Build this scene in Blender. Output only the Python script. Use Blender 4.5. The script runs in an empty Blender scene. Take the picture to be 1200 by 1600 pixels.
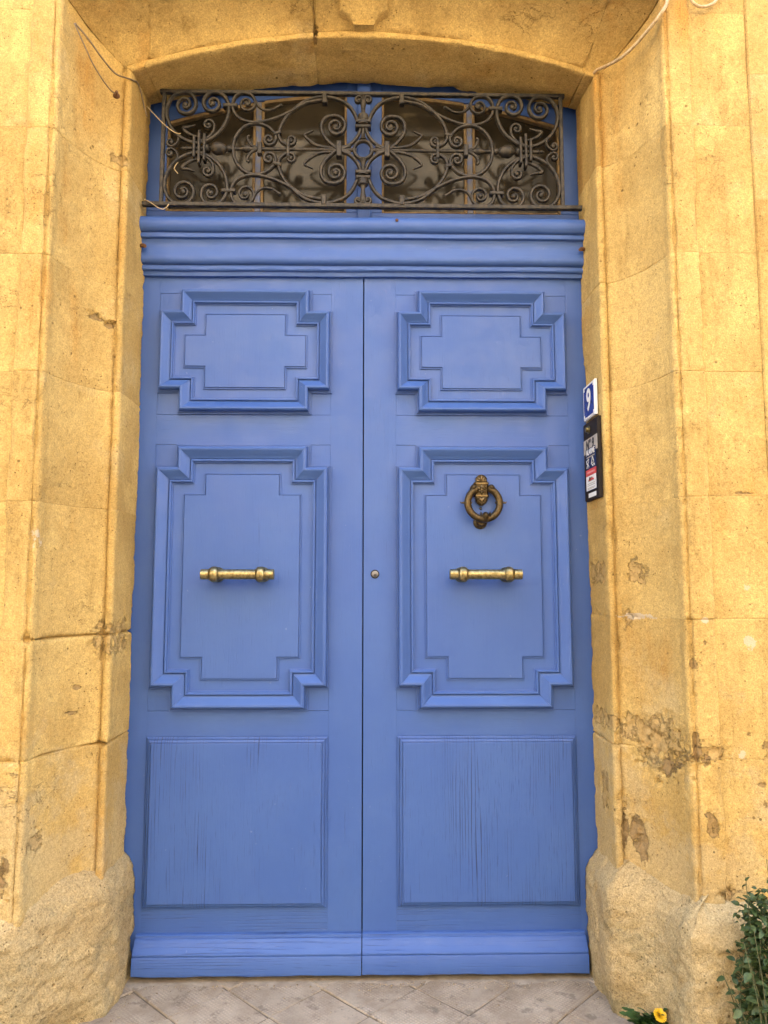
import bpy, math, random
import numpy as np
from mathutils import Vector, Matrix
random.seed(7)
rng = np.random.default_rng(7)
S = bpy.context.scene
COL = S.collection
R = math.radians

# ------------------------------------------------------------------ camera, sky, sun, exposure
cam_d = bpy.data.cameras.new('camera')
cam = bpy.data.objects.new('camera', cam_d); COL.objects.link(cam)
cam.location = (0.02574, -2.58929, 1.28774)
cam.rotation_euler = (R(90 + 5.671), 0, R(-1.0606))
cam_d.sensor_fit = 'VERTICAL'; cam_d.sensor_height = 36.0
cam_d.lens = 1150.0 * 36.0 / 1600.0
cam_d.clip_start = 0.05; cam_d.clip_end = 2000
S.camera = cam

SUN_EL = 50
w = bpy.data.worlds.new('World'); S.world = w; w.use_nodes = True
wn = w.node_tree.nodes; wl = w.node_tree.links
bg = wn['Background']
sky = wn.new('ShaderNodeTexSky'); sky.sky_type = 'NISHITA'; sky.sun_disc = False
sky.sun_elevation = R(SUN_EL); sky.sun_rotation = R(10)
sky.air_density = 1.0; sky.dust_density = 4.0; sky.ozone_density = 0.6
wl.new(sky.outputs[0], bg.inputs[0]); bg.inputs[1].default_value = 0.15
sd = bpy.data.lights.new('sun', 'SUN'); sd.energy = 3.9; sd.angle = R(.5); sd.color = (1.0, 0.93, 0.82)
sun = bpy.data.objects.new('sun', sd); COL.objects.link(sun)
sun.rotation_euler = (-R(90 - SUN_EL), 0, -R(10)); sun.location = (2, 8, 12)   # behind the facade: the door stands in open shade

S.view_settings.view_transform = 'Standard'; S.view_settings.look = 'None'
S.view_settings.gamma = 1.0; S.view_settings.use_curve_mapping = False
S.view_settings.exposure = 3.7

# ------------------------------------------------------------------ numpy noise
def _h(ix, iy, iz, seed):
    h = (ix.astype(np.uint32) * np.uint32(374761393)) ^ (iy.astype(np.uint32) * np.uint32(668265263)) \
        ^ (iz.astype(np.uint32) * np.uint32(2246822519)) ^ np.uint32((seed * 3266489917) & 0xffffffff)
    h = (h ^ (h >> np.uint32(15))) * np.uint32(2246822519)
    h = (h ^ (h >> np.uint32(13))) * np.uint32(3266489917)
    h = h ^ (h >> np.uint32(16))
    return h.astype(np.float64) / 4294967295.0 * 2 - 1
def vnoise(p, scale, seed=0):
    q = np.asarray(p) * scale
    i = np.floor(q).astype(np.int64); f = q - i
    f = f * f * f * (f * (f * 6 - 15) + 10)
    i = i + 100000
    r = 0
    for dx in (0, 1):
        for dy in (0, 1):
            for dz in (0, 1):
                wgt = (f[:, 0] if dx else 1 - f[:, 0]) * (f[:, 1] if dy else 1 - f[:, 1]) * (f[:, 2] if dz else 1 - f[:, 2])
                r = r + wgt * _h(i[:, 0] + dx, i[:, 1] + dy, i[:, 2] + dz, seed)
    return r
def fbm(p, scale, octv=4, seed=0, gain=.5):
    r = 0; a = 1
    for o in range(octv):
        r = r + a * vnoise(p, scale * 2 ** o, seed + o * 17); a *= gain
    return r
def smooth(a, b, x):
    t = np.clip((x - a) / (b - a), 0, 1); return t * t * (3 - 2 * t)

# ------------------------------------------------------------------ materials
def new_mat(name):
    m = bpy.data.materials.new(name); m.use_nodes = True
    nt = m.node_tree; nt.nodes.clear()
    out = nt.nodes.new('ShaderNodeOutputMaterial'); b = nt.nodes.new('ShaderNodeBsdfPrincipled')
    nt.links.new(b.outputs[0], out.inputs[0])
    return m, nt, b
class NB:
    def __init__(s, nt): s.nt = nt
    def n(s, t): return s.nt.nodes.new(t)
    def l(s, a, b): s.nt.links.new(a, b)
    def coord(s, scale=(1, 1, 1), rot=(0, 0, 0), loc=(0, 0, 0)):
        c = s.n('ShaderNodeTexCoord'); m = s.n('ShaderNodeMapping')
        m.inputs['Scale'].default_value = scale; m.inputs['Rotation'].default_value = rot; m.inputs['Location'].default_value = loc
        s.l(c.outputs['Object'], m.inputs[0]); return m.outputs[0]
    def noise(s, v, scale, detail=4, rough=.55, dist=0):
        t = s.n('ShaderNodeTexNoise'); s.l(v, t.inputs['Vector'])
        t.inputs['Scale'].default_value = scale; t.inputs['Detail'].default_value = detail
        t.inputs['Roughness'].default_value = rough; t.inputs['Distortion'].default_value = dist
        return t.outputs['Fac']
    def voro(s, v, scale, feat='F1', rnd=1):
        t = s.n('ShaderNodeTexVoronoi'); s.l(v, t.inputs['Vector']); t.feature = feat
        t.inputs['Scale'].default_value = scale; t.inputs['Randomness'].default_value = rnd
        return t.outputs['Distance']
    def ramp(s, x, a, b, va=0., vb=1.):
        t = s.n('ShaderNodeMapRange'); t.interpolation_type = 'SMOOTHSTEP'
        s.l(x, t.inputs[0]); t.inputs[1].default_value = a; t.inputs[2].default_value = b
        t.inputs[3].default_value = va; t.inputs[4].default_value = vb; return t.outputs[0]
    def math(s, op, a, b=None, c=None):
        t = s.n('ShaderNodeMath'); t.operation = op
        for i, x in enumerate((a, b, c)):
            if x is None: continue
            if isinstance(x, (int, float)): t.inputs[i].default_value = x
            else: s.l(x, t.inputs[i])
        return t.outputs[0]
    def mix(s, f, a, b, mode='MIX'):
        t = s.n('ShaderNodeMix'); t.data_type = 'RGBA'; t.blend_type = mode
        if isinstance(f, (int, float)): t.inputs[0].default_value = f
        else: s.l(f, t.inputs[0])
        for i, x in ((6, a), (7, b)):
            if isinstance(x, tuple): t.inputs[i].default_value = (*x, 1)
            else: s.l(x, t.inputs[i])
        return t.outputs[2]
    def grey(s, x):
        t = s.n('ShaderNodeCombineColor')
        for i in range(3): s.l(x, t.inputs[i])
        return t.outputs[0]
    def attr(s, name):
        t = s.n('ShaderNodeAttribute'); t.attribute_name = name; return t
    def bump(s, h, strength, dist, prev=None):
        t = s.n('ShaderNodeBump'); t.inputs['Strength'].default_value = strength; t.inputs['Distance'].default_value = dist
        s.l(h, t.inputs['Height'])
        if prev is not None: s.l(prev, t.inputs['Normal'])
        return t.outputs[0]

def stone_mat(name, ca, cb, orange, grey_c, grain=.3, grime=.0, bumpd=.0035):
    m, nt, b = new_mat(name); N = NB(nt)
    info = N.n('ShaderNodeObjectInfo'); rnd = info.outputs['Random']
    c0 = N.coord(); off = N.n('ShaderNodeVectorMath'); off.operation = 'ADD'; N.l(c0, off.inputs[0])
    cc = N.n('ShaderNodeCombineXYZ'); N.l(N.math('MULTIPLY', rnd, 37.), cc.inputs[0]); N.l(N.math('MULTIPLY', rnd, 91.), cc.inputs[1]); N.l(N.math('MULTIPLY', rnd, 53.), cc.inputs[2])
    N.l(cc.outputs[0], off.inputs[1]); v = off.outputs[0]
    def st(scale):
        m_ = N.n('ShaderNodeMapping'); m_.inputs['Scale'].default_value = scale; N.l(v, m_.inputs[0]); return m_.outputs[0]
    vs = st((7, 7, .9))
    big = N.noise(v, 1.7, 5, .6); mid = N.noise(v, 7, 7, .66); sk = N.noise(vs, 1.0, 5, .6)
    fine = N.noise(v, 210, 3, .75); speck = N.noise(v, 75, 4, .72)
    col = N.mix(N.ramp(big, .34, .68), ca, cb)
    col = N.mix(N.math('MULTIPLY', N.ramp(mid, .46, .66), .35), col, cb)
    col = N.mix(N.ramp(rnd, .2, 1., 0, .30), col, cb)
    dk = N.math('MULTIPLY', N.ramp(N.noise(st((5.5, 5.5, .9)), 1.4, 9, .78), .50, .70), .62)
    col = N.mix(dk, col, tuple(q * .62 for q in cb))
    bl = N.math('MULTIPLY', N.ramp(N.noise(v, 12, 8, .75), .57, .70), .45)
    col = N.mix(bl, col, tuple(q * .66 for q in cb))
    lt = N.math('MULTIPLY', N.ramp(N.noise(st((1.5, 1.5, 1)), 2.2, 8, .7), .50, .66), .55)
    col = N.mix(lt, col, tuple(min(.75, q * 1.2) for q in ca))
    om = N.math('MULTIPLY', N.ramp(sk, .52, .72), N.ramp(big, .42, .66))
    col = N.mix(N.math('MULTIPLY', om, .75), col, orange)
    pm = N.math('MULTIPLY', N.ramp(N.noise(v, 2.6, 7, .7), .56, .70), .5)
    col = N.mix(pm, col, grey_c)
    if grime > 0:
        gm = N.ramp(N.noise(v, 3.2, 8, .7), .47, .60)
        col = N.mix(N.math('MULTIPLY', gm, grime), col, (.15, .14, .078))
    sepz = N.n('ShaderNodeSeparateXYZ'); N.l(c0, sepz.inputs[0])
    wz = N.math('ADD', N.noise(c0, 4.5, 8, .72), N.ramp(sepz.outputs[2], .3, 1.5, .10, -.22))
    col = N.mix(N.math('MULTIPLY', N.ramp(wz, .46, .60), .55), col, (.42, .325, .165))
    # sandy grain
    g = N.math('ADD', N.math('MULTIPLY', N.math('SUBTRACT', fine, .5), grain * 3.4), N.math('MULTIPLY', N.math('SUBTRACT', speck, .5), grain * 1.6))
    col = N.mix(1.0, col, N.grey(N.math('ADD', g, 1.0)), 'MULTIPLY')
    # little dark pits
    pit1 = N.math('MULTIPLY', N.ramp(N.voro(v, 62), .06, .19, 1, 0), N.ramp(N.noise(v, 11, 3), .44, .60))
    pit2 = N.math('MULTIPLY', N.ramp(N.voro(v, 21), .05, .13, 1, 0), N.ramp(N.noise(v, 5, 4), .50, .62))
    hc = N.math('MULTIPLY', N.ramp(N.math('ABSOLUTE', N.math('SUBTRACT', N.noise(st((1.6, 1.6, 3.2)), 2.1, 7, .62, .4), .5)), 0, .006, 1, 0), N.ramp(N.noise(v, 3.3, 3), .55, .66))
    pit = N.math('MAXIMUM', N.math('MAXIMUM', pit1, pit2), N.math('MULTIPLY', hc, .8))
    col = N.mix(N.math('MULTIPLY', pit, .75), col, (.10, .058, .02))
    # wear stored on the mesh: x = broken face, y = mortar, z = dark dirt
    at = N.attr('wear'); sep = N.n('ShaderNodeSeparateXYZ'); N.l(at.outputs['Vector'], sep.inputs[0])
    edge = N.math('ADD', N.math('MULTIPLY', N.math('SUBTRACT', N.noise(v, 34, 6, .72), .5), 3.2), N.math('MULTIPLY', N.math('SUBTRACT', N.noise(vs, 6, 4, .6), .5), 1.0))
    def msk(o, a=.50, b_=.70): return N.math('MULTIPLY', N.ramp(N.math('ADD', sep.outputs[o], edge), a, b_), N.ramp(sep.outputs[o], .02, .2))
    col = N.mix(N.math('MULTIPLY', msk(0), .48), col, N.mix(N.ramp(speck, .35, .65), (.27, .17, .065), (.40, .27, .115)))
    col = N.mix(N.math('MULTIPLY', msk(1), .8), col, (.50, .41, .28))
    col = N.mix(N.math('MULTIPLY', msk(2), .55), col, (.15, .09, .045))
    N.l(col, b.inputs['Base Color'])
    b.inputs['Roughness'].default_value = .92; b.inputs['Specular IOR Level'].default_value = .15
    h = N.math('ADD', N.math('MULTIPLY', fine, .5), N.math('ADD', N.math('MULTIPLY', speck, .6), N.math('MULTIPLY', pit, -.8)))
    nn = N.bump(h, .75, bumpd); nn = N.bump(mid, .25, .010, nn); nn = N.bump(N.math('ADD', msk(0), N.math('MULTIPLY', msk(2), .8)), .9, -.007, nn)
    N.l(nn, b.inputs['Normal'])
    return m
STONE = stone_mat('golden_limestone', (.53, .370, .128), (.39, .25, .076), (.43, .205, .038), (.49, .375, .18), .46)
PLINTH = stone_mat('weathered_limestone', (.43, .315, .145), (.31, .22, .10), (.34, .22, .08), (.40, .335, .205), .60, .60, .008)

def paint(name, axis, crack=0., base=(.040, .097, .310)):
    m, nt, b = new_mat(name); N = NB(nt)
    sc = {'x': (1.2, 12, 26), 'z': (26, 12, 1.2)}[axis]
    v = N.coord(); vg = N.coord(sc); vg2 = N.coord(tuple(q * 4 for q in sc))
    g = N.noise(vg, 3.2, 6, .6, .6); g2 = N.noise(vg2, 3.0, 3, .6)
    big = N.noise(v, 2.3, 5, .6)
    col = N.mix(N.ramp(big, .35, .68), base, tuple(q * f for q, f in zip(base, (1.22, 1.14, 1.04))))
    col = N.mix(N.math('MULTIPLY', N.ramp(g, .62, .8), .25), col, tuple(q * .72 for q in base))
    ck = None
    wv = N.n('ShaderNodeTexWave'); wv.wave_type = 'BANDS'; wv.bands_direction = 'X'; wv.wave_profile = 'SIN'
    N.l(N.coord({'x': (.045, 0, 1), 'z': (1, 0, .045)}[axis], rot=(0, R(90), 0) if axis == 'x' else (0, 0, 0)), wv.inputs['Vector'])
    wv.inputs['Scale'].default_value = 30; wv.inputs['Distortion'].default_value = 13; wv.inputs['Detail'].default_value = 2.5; wv.inputs['Detail Scale'].default_value = .7
    line = N.ramp(wv.outputs['Fac'], .90, .985)
    brk = N.ramp(N.noise(N.coord({'x': (1.0, 1, 5), 'z': (5, 1, 1.0)}[axis], loc=(4, 2, 8)), 1.8, 5, .7), .46 if crack else .62, .64 if crack else .76)
    pores = N.math('MULTIPLY', N.ramp(N.noise(N.coord({'x': (14, 1, 260), 'z': (260, 1, 14)}[axis]), 1., 2, .6), .58, .70), N.ramp(big, .4, .6))
    ck = N.math('MULTIPLY', line, brk)
    col = N.mix(N.math('MULTIPLY', ck, (.85 if axis == 'z' else .5) if crack else .3), col, (.012, .016, .045))
    col = N.mix(N.math('MULTIPLY', pores, .38 if crack else .12), col, tuple(q * .35 for q in base))
    # scuffs and specks
    sp = N.ramp(N.noise(v, 55, 2, .5), .74, .80)
    col = N.mix(N.math('MULTIPLY', sp, .25), col, (.3, .34, .5))
    N.l(col, b.inputs['Base Color'])
    N.l(N.ramp(N.noise(v, 14, 4), .3, .7, .42, .60), b.inputs['Roughness'])
    b.inputs['Specular IOR Level'].default_value = .45
    h = N.math('ADD', N.math('MULTIPLY', g, .7), N.math('ADD', N.math('MULTIPLY', g2, .35), N.math('ADD', N.math('MULTIPLY', ck, -1.6), N.math('MULTIPLY', pores, -.5))))
    nn = N.bump(h, .5 if crack else .32, .0022)
    nn = N.bump(N.noise(v, 9, 3), .10, .01, nn)
    N.l(nn, b.inputs['Normal'])
    return m
PV = paint('blue_paint_upright', 'z'); PH = paint('blue_paint_level', 'x')
PVC = paint('blue_paint_cracked', 'z', 1.); PHC = paint('blue_paint_cracked_level', 'x', 1.)

def simple(name, c, rough=.6, metal=0., spec=.4, var=.25, vscale=30, bumpd=0., c2=None):
    m, nt, b = new_mat(name); N = NB(nt); v = N.coord()
    n = N.noise(v, vscale, 5, .6)
    c2 = c2 or tuple(q * (1 - var) for q in c)
    N.l(N.mix(N.ramp(n, .35, .65), c, c2), b.inputs['Base Color'])
    b.inputs['Roughness'].default_value = rough; b.inputs['Metallic'].default_value = metal; b.inputs['Specular IOR Level'].default_value = spec
    if bumpd: N.l(N.bump(N.noise(v, vscale * 3, 4, .6), .5, bumpd), b.inputs['Normal'])
    return m
IRON = simple('wrought_iron', (.012, .0108, .009), .50, .2, .45, vscale=75, bumpd=.0018, c2=(.050, .040, .026))
BRASS = simple('worn_brass', (.42, .345, .165), .38, 1., vscale=90, bumpd=.0008, c2=(.20, .155, .065))
BRONZE_LIT = simple('lit_relief_bronze', (.22, .16, .075), .38, .85, vscale=140, bumpd=.0006, c2=(.12, .08, .035))  # lighter copy of the knocker bronze; highlights on the relief painted into its colour
BRONZE = simple('old_bronze', (.105, .075, .034), .42, .8, vscale=130, bumpd=.001, c2=(.05, .033, .014))
RUST = simple('rust', (.16, .075, .03), .85, .2, vscale=90, bumpd=.002)
STEEL = simple('lock_steel', (.20, .195, .19), .45, .9, vscale=120)
DARK = simple('dark_void', (.006, .006, .008), .7)
BEAD = simple('bare_putty_wood', (.24, .16, .068), .8, vscale=40, bumpd=.001, c2=(.15, .10, .045))
PALEBLUE = simple('faded_blue_paint', (.10, .135, .25), .6, vscale=50, c2=(.17, .155, .14))
WHITE = simple('white_enamel', (.78, .77, .72), .3, vscale=60, var=.12)
BLUE_ENAMEL = simple('blue_enamel', (.015, .035, .23), .25, vscale=40, var=.2)
BLACK_PLASTIC = simple('black_plastic', (.022, .016, .012), .65, spec=.15, vscale=50)
GREYPAPER = simple('grey_paper', (.36, .33, .28), .7, vscale=70, var=.15)
NAVY = simple('navy_print', (.008, .022, .085), .6, spec=.2, vscale=30)
RED = simple('red_print', (.60, .06, .045), .45, vscale=60, var=.15)
PRINTWHITE = simple('white_print', (.72, .72, .68), .5, var=.05)
INK = simple('black_ink', (.02, .018, .018), .6)
CABLE_D = simple('dark_cable', (.20, .14, .075), .7)
CABLE_W = simple('cream_cable', (.55, .42, .24), .6, vscale=80, c2=(.40, .27, .12))
STRAW = simple('straw', (.50, .38, .20), .8)
LEAF_D = simple('dandelion_leaf', (.035, .085, .018), .5, vscale=25, c2=(.02, .05, .012))
PETAL = simple('dandelion_petal', (.80, .55, .03), .6, vscale=60, c2=(.74, .44, .015))
LEAFS = [simple('shrub_leaf_a', (.050, .082, .020), .55, vscale=60, c2=(.024, .045, .011)),
         simple('shrub_leaf_b', (.085, .115, .034), .55, vscale=60, c2=(.045, .070, .020)),
         simple('shrub_leaf_c', (.032, .058, .014), .5, vscale=30)]
TWIG = simple('green_twig', (.10, .10, .04), .8)
MORTAR = simple('floor_mortar', (.33, .285, .22), .92, vscale=18, bumpd=.003, c2=(.23, .19, .145))
STREET = simple('street_paving', (.29, .25, .20), .9, vscale=6, bumpd=.004)
PLASTER = simple('ochre_plaster', (.52, .45, .34), .9, vscale=4, bumpd=.004, c2=(.46, .39, .29))
SHUTTER = simple('grey_shutter', (.18, .20, .19), .6)

def glass_mat():
    m, nt, b = new_mat('dusty_window_glass'); N = NB(nt); v = N.coord()
    n = N.noise(v, 3.5, 5, .6); n2 = N.noise(N.coord((1, 1, 3)), 9, 4, .6)
    c = N.mix(N.ramp(n, .35, .7), (.022, .018, .012), (.042, .034, .022))
    c = N.mix(N.math('MULTIPLY', N.ramp(n2, .55, .8), .35), c, (.15, .12, .07))
    N.l(c, b.inputs['Base Color']); b.inputs['Roughness'].default_value = .13
    b.inputs['IOR'].default_value = 1.5; b.inputs['Specular IOR Level'].default_value = .22
    return m
GLASS = glass_mat()

def tile_mat():
    m, nt, b = new_mat('nubbed_cement_tile'); N = NB(nt)
    v = N.coord(); vr = N.coord(rot=(0, 0, R(45)))
    mid = N.noise(v, 6, 6, .65); fine = N.noise(v, 160, 3, .6)
    nub = N.voro(vr, 95, 'F1', 0.05)
    worn = N.ramp(N.noise(v, 9, 5, .6), .40, .62)
    nubm = N.math('MULTIPLY', N.ramp(nub, .18, .48, 1, 0), worn)
    info = N.n('ShaderNodeObjectInfo')
    c = N.mix(N.ramp(mid, .36, .64), (.40, .335, .245), (.27, .215, .150))
    c = N.mix(N.math('MULTIPLY', info.outputs['Random'], .3), c, (.30, .25, .19))
    c = N.mix(N.math('MULTIPLY', N.ramp(N.noise(v, 17, 6, .7), .53, .66), .6), c, (.13, .105, .08))
    c = N.mix(1., c, N.grey(N.math('ADD', N.math('MULTIPLY', nubm, .22), N.math('ADD', N.math('MULTIPLY', fine, .3), .74))), 'MULTIPLY')
    N.l(c, b.inputs['Base Color']); b.inputs['Roughness'].default_value = .88; b.inputs['Specular IOR Level'].default_value = .2
    h = N.math('ADD', nubm, N.math('ADD', N.math('MULTIPLY', fine, .3), N.math('MULTIPLY', mid, .6)))
    N.l(N.bump(h, .7, .002), b.inputs['Normal'])
    return m
TILE = tile_mat()

# ------------------------------------------------------------------ object helpers
def origin(o):
    v = Vector(o.location); p = o.parent
    while p: v += Vector(p.location); p = p.parent
    return v
def tag(o, label=None, cat=None, group=None, kind=None):
    if label: o['label'] = label
    if cat: o['category'] = cat
    if group: o['group'] = group
    if kind: o['kind'] = kind
    return o
def empty(name, loc, label, cat, group=None, kind='thing'):
    o = bpy.data.objects.new(name, None); o.location = loc; o.empty_display_size = .1; COL.objects.link(o)
    return tag(o, label, cat, group, kind)
def mk(name, verts, faces, mat, parent=None, smooth_=True, loc=None, wear=None, sharp=None):
    """one mesh object; verts in world metres, stored relative to the thing's base"""
    verts = np.asarray(verts, dtype=np.float64)
    base = origin(parent) if parent else Vector(loc or (0, 0, 0))
    me = bpy.data.meshes.new(name)
    me.from_pydata((verts - np.array(base)).tolist(), [], faces)
    me.materials.append(mat)
    if wear is not None:
        a = me.attributes.new('wear', 'FLOAT_VECTOR', 'POINT'); a.data.foreach_set('vector', np.asarray(wear, dtype=np.float32).ravel())
    me.update()
    if smooth_:
        me.polygons.foreach_set('use_smooth', [True] * len(me.polygons))
        if sharp: me.set_sharp_from_angle(angle=R(sharp))
    o = bpy.data.objects.new(name, me); COL.objects.link(o)
    if parent: o.parent = parent
    else: o.location = base
    return o
class MB:
    def __init__(s): s.v = []; s.f = []
    def add(s, v, f):
        n = len(s.v); s.v += [tuple(q) for q in v]; s.f += [tuple(i + n for i in q) for q in f]; return s
    def box(s, x0, x1, y0, y1, z0, z1, bev=0.):
        if bev <= 0:
            v = [(x, y, z) for x in (x0, x1) for y in (y0, y1) for z in (z0, z1)]
            f = [(0, 1, 3, 2), (4, 6, 7, 5), (0, 4, 5, 1), (2, 3, 7, 6), (0, 2, 6, 4), (1, 5, 7, 3)]
            return s.add(v, f)
        # front (min y) edges bevelled
        b = bev
        v = [(x0, y1, z0), (x1, y1, z0), (x1, y1, z1), (x0, y1, z1), (x0, y0 + b, z0), (x1, y0 + b, z0), (x1, y0 + b, z1), (x0, y0 + b, z1),
             (x0 + b, y0, z0 + b), (x1 - b, y0, z0 + b), (x1 - b, y0, z1 - b), (x0 + b, y0, z1 - b)]
        f = [(0, 3, 2, 1)] + [(i, (i + 1) % 4, 4 + (i + 1) % 4, 4 + i) for i in range(4)] + \
            [(4 + i, 4 + (i + 1) % 4, 8 + (i + 1) % 4, 8 + i) for i in range(4)] + [(8, 9, 10, 11)]
        return s.add(v, f)
    def prism(s, poly, y0, y1, bev=0.):
        """poly in (x,z), counter-clockwise seen from -Y; y0 front, y1 back"""
        n = len(poly)
        if bev:
            ins = offset_poly(poly, bev)
            v = [(x, y1, z) for x, z in poly] + [(x, y0 + bev, z) for x, z in poly] + [(x, y0, z) for x, z in ins]
            f = [tuple(range(n))[::-1]] + [(i, (i + 1) % n, n + (i + 1) % n, n + i) for i in range(n)] + \
                [(n + i, n + (i + 1) % n, 2 * n + (i + 1) % n, 2 * n + i) for i in range(n)] + [tuple(range(2 * n, 3 * n))]
        else:
            v = [(x, y1, z) for x, z in poly] + [(x, y0, z) for x, z in poly]
            f = [tuple(range(n))[::-1]] + [(i, (i + 1) % n, n + (i + 1) % n, n + i) for i in range(n)] + [tuple(range(n, 2 * n))]
        return s.add(v, f)
    def lathe(s, prof, p0, axis, seg=20):
        """prof [(t, r)] along axis from p0"""
        a = Vector(axis).normalized(); u = a.orthogonal().normalized(); w_ = a.cross(u)
        p0 = Vector(p0); v = []; f = []
        for t, r in prof:
            for k in range(seg):
                an = 2 * math.pi * k / seg
                v.append(p0 + a * t + (u * math.cos(an) + w_ * math.sin(an)) * max(r, 1e-5))
        for i in range(len(prof) - 1):
            for k in range(seg):
                f.append((i * seg + k, i * seg + (k + 1) % seg, (i + 1) * seg + (k + 1) % seg, (i + 1) * seg + k))
        f.append(tuple(range(seg))[::-1]); f.append(tuple(range((len(prof) - 1) * seg, len(prof) * seg)))
        return s.add(v, f)
    def tube(s, pts, r, seg=8, taper=None):
        pts = [Vector(p) for p in pts]; v = []; f = []; n = len(pts); up = None
        for i, p in enumerate(pts):
            t = (pts[min(i + 1, n - 1)] - pts[max(i - 1, 0)]).normalized()
            if up is None: up = t.orthogonal().normalized()
            u = (up - t * up.dot(t)).normalized(); up = u; w_ = t.cross(u)
            rr = r * (taper[i] if taper else 1)
            for k in range(seg):
                a = 2 * math.pi * k / seg; v.append(p + (u * math.cos(a) + w_ * math.sin(a)) * rr)
        for i in range(n - 1):
            for k in range(seg): f.append((i * seg + k, i * seg + (k + 1) % seg, (i + 1) * seg + (k + 1) % seg, (i + 1) * seg + k))
        f.append(tuple(range(seg))[::-1]); f.append(tuple(range((n - 1) * seg, n * seg)))
        return s.add(v, f)
    def ball(s, c, r, seg=12, rings=7):
        r = r if hasattr(r, '__len__') else (r, r, r); v = []; f = []
        for i in range(rings + 1):
            th = math.pi * i / rings
            for k in range(seg):
                a = 2 * math.pi * k / seg
                v.append((c[0] + r[0] * math.sin(th) * math.cos(a), c[1] + r[1] * math.sin(th) * math.sin(a), c[2] + r[2] * math.cos(th)))
        for i in range(rings):
            for k in range(seg): f.append((i * seg + k, (i + 1) * seg + k, (i + 1) * seg + (k + 1) % seg, i * seg + (k + 1) % seg))
        return s.add(v, f)
    def build(s, name, mat, parent=None, smooth_=True, sharp=35, loc=None):
        return mk(name, s.v, s.f, mat, parent, smooth_, loc, None, sharp)
def offset_poly(poly, d):
    """inward offset of a counter-clockwise polygon, mitred"""
    n = len(poly); out = []
    for i in range(n):
        p0, p, p1 = (Vector(poly[i - 1]), Vector(poly[i]), Vector(poly[(i + 1) % n]))
        e0 = (p - p0).normalized(); e1 = (p1 - p).normalized()
        n0 = Vector((-e0.y, e0.x)); n1 = Vector((-e1.y, e1.x))
        q = p + (n0 + n1) * (d / max(.15, 1 + n0.dot(n1))); out.append((q.x, q.y))
    return out
def catmull(pts, step):
    pts = [Vector(p) for p in pts]; P = [pts[0] * 2 - pts[1]] + pts + [pts[-1] * 2 - pts[-2]]; out = []
    for i in range(1, len(P) - 2):
        n = max(1, int((P[i + 1] - P[i]).length / step))
        for k in range(n):
            t = k / n
            out.append(.5 * ((2 * P[i]) + (P[i + 1] - P[i - 1]) * t + (2 * P[i - 1] - 5 * P[i] + 4 * P[i + 1] - P[i + 2]) * t * t + (3 * P[i] - P[i - 1] - 3 * P[i + 1] + P[i + 2]) * t ** 3))
    out.append(pts[-1]); return out

# ------------------------------------------------------------------ ground and street
g = MB(); g.box(-300, 300, -300, 300, -.6, -.03)
tag(g.build('ground', STREET, None, False), 'paved street ground in front of the doorway', None, None, 'structure')
GROUT = simple('dark_grout', (.15, .12, .085), .95, vscale=30, bumpd=.002)
fl = MB(); fl.box(-1.0, 1.0, -.95, .12, -.03, -.004)
floor = tag(fl.build('floor', GROUT, None, False), 'worn threshold floor laid with diagonal cement tiles', None, None, 'structure')
ms = MB()
xs = np.linspace(-.80, .80, 90); pv = []
for i, x in enumerate(xs):
    yy = -.060 + .010 * math.sin(x * 9) + .006 * math.sin(x * 31 + 1)
    pv += [(x, .11, .0016), (x, -.03, .0018), (x, yy, .0003), (x, yy - .014, -.0035)]
ms.add(pv, [(i * 4 + k, i * 4 + k + 1, i * 4 + k + 5, i * 4 + k + 4) for i in range(len(xs) - 1) for k in range(3)])
ms.build('mortar_strip', MORTAR, floor)
HD = .15
k = 0
for j in range(-6, 4):
    for i in range(-8, 9):
        cx = .025 + i * .30 + (.15 if j % 2 else 0); cy = -.24 + j * .15 - .0 - .15
        if abs(cx) > .98 or cy < -.84 or cy > .09: continue
        h = HD - .0030; b = .0035; dz = random.uniform(-.0008, .0008); t1, t2 = random.uniform(-.003, .003), random.uniform(-.003, .003)
        top = [(cx + a * (h - b), cy + c * (h - b), dz + t1 * a + t2 * c) for a, c in ((0, -1), (1, 0), (0, 1), (-1, 0))]
        rim = [(cx + a * h, cy + c * h, dz - .003 + t1 * a + t2 * c) for a, c in ((0, -1), (1, 0), (0, 1), (-1, 0))]
        low = [(x, y, -.012) for x, y, z in rim]
        mk('tile', top + rim + low, [(0, 1, 2, 3)] + [(4 + q, 4 + (q + 1) % 4, (q + 1) % 4, q) for q in range(4)] +
           [(8 + q, 8 + (q + 1) % 4, 4 + (q + 1) % 4, 4 + q) for q in range(4)], TILE, floor, False)

# ------------------------------------------------------------------ house across the street (closes the narrow street, mirrored in the glass)
hs = empty('house', (0, -8.0, -.03), 'plain ochre plastered house across the street, facing the blue door', 'house')
wb = MB(); wb.box(-22, 22, -14, -8.0, -.03, 9); wb.build('wall', PLASTER, hs, False)
rf = MB(); rf.box(-22.3, 22.3, -14.3, -7.7, 9, 9.2); rf.build('roof', simple('clay_roof', (.32, .15, .08)), hs, False)
for zz in (1.0, 4.1, 6.4):
    for xx in range(-18, 19, 3):
        f_ = MB(); f_.box(xx - .62, xx + .62, -8.02, -7.94, zz - .08, zz + 1.7)
        wf = f_.build('window', SHUTTER, hs, False)
        q = MB(); q.box(xx - .5, xx + .5, -7.96, -7.93, zz, zz + 1.6); q.build('pane', GLASS, wf, False)

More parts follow.
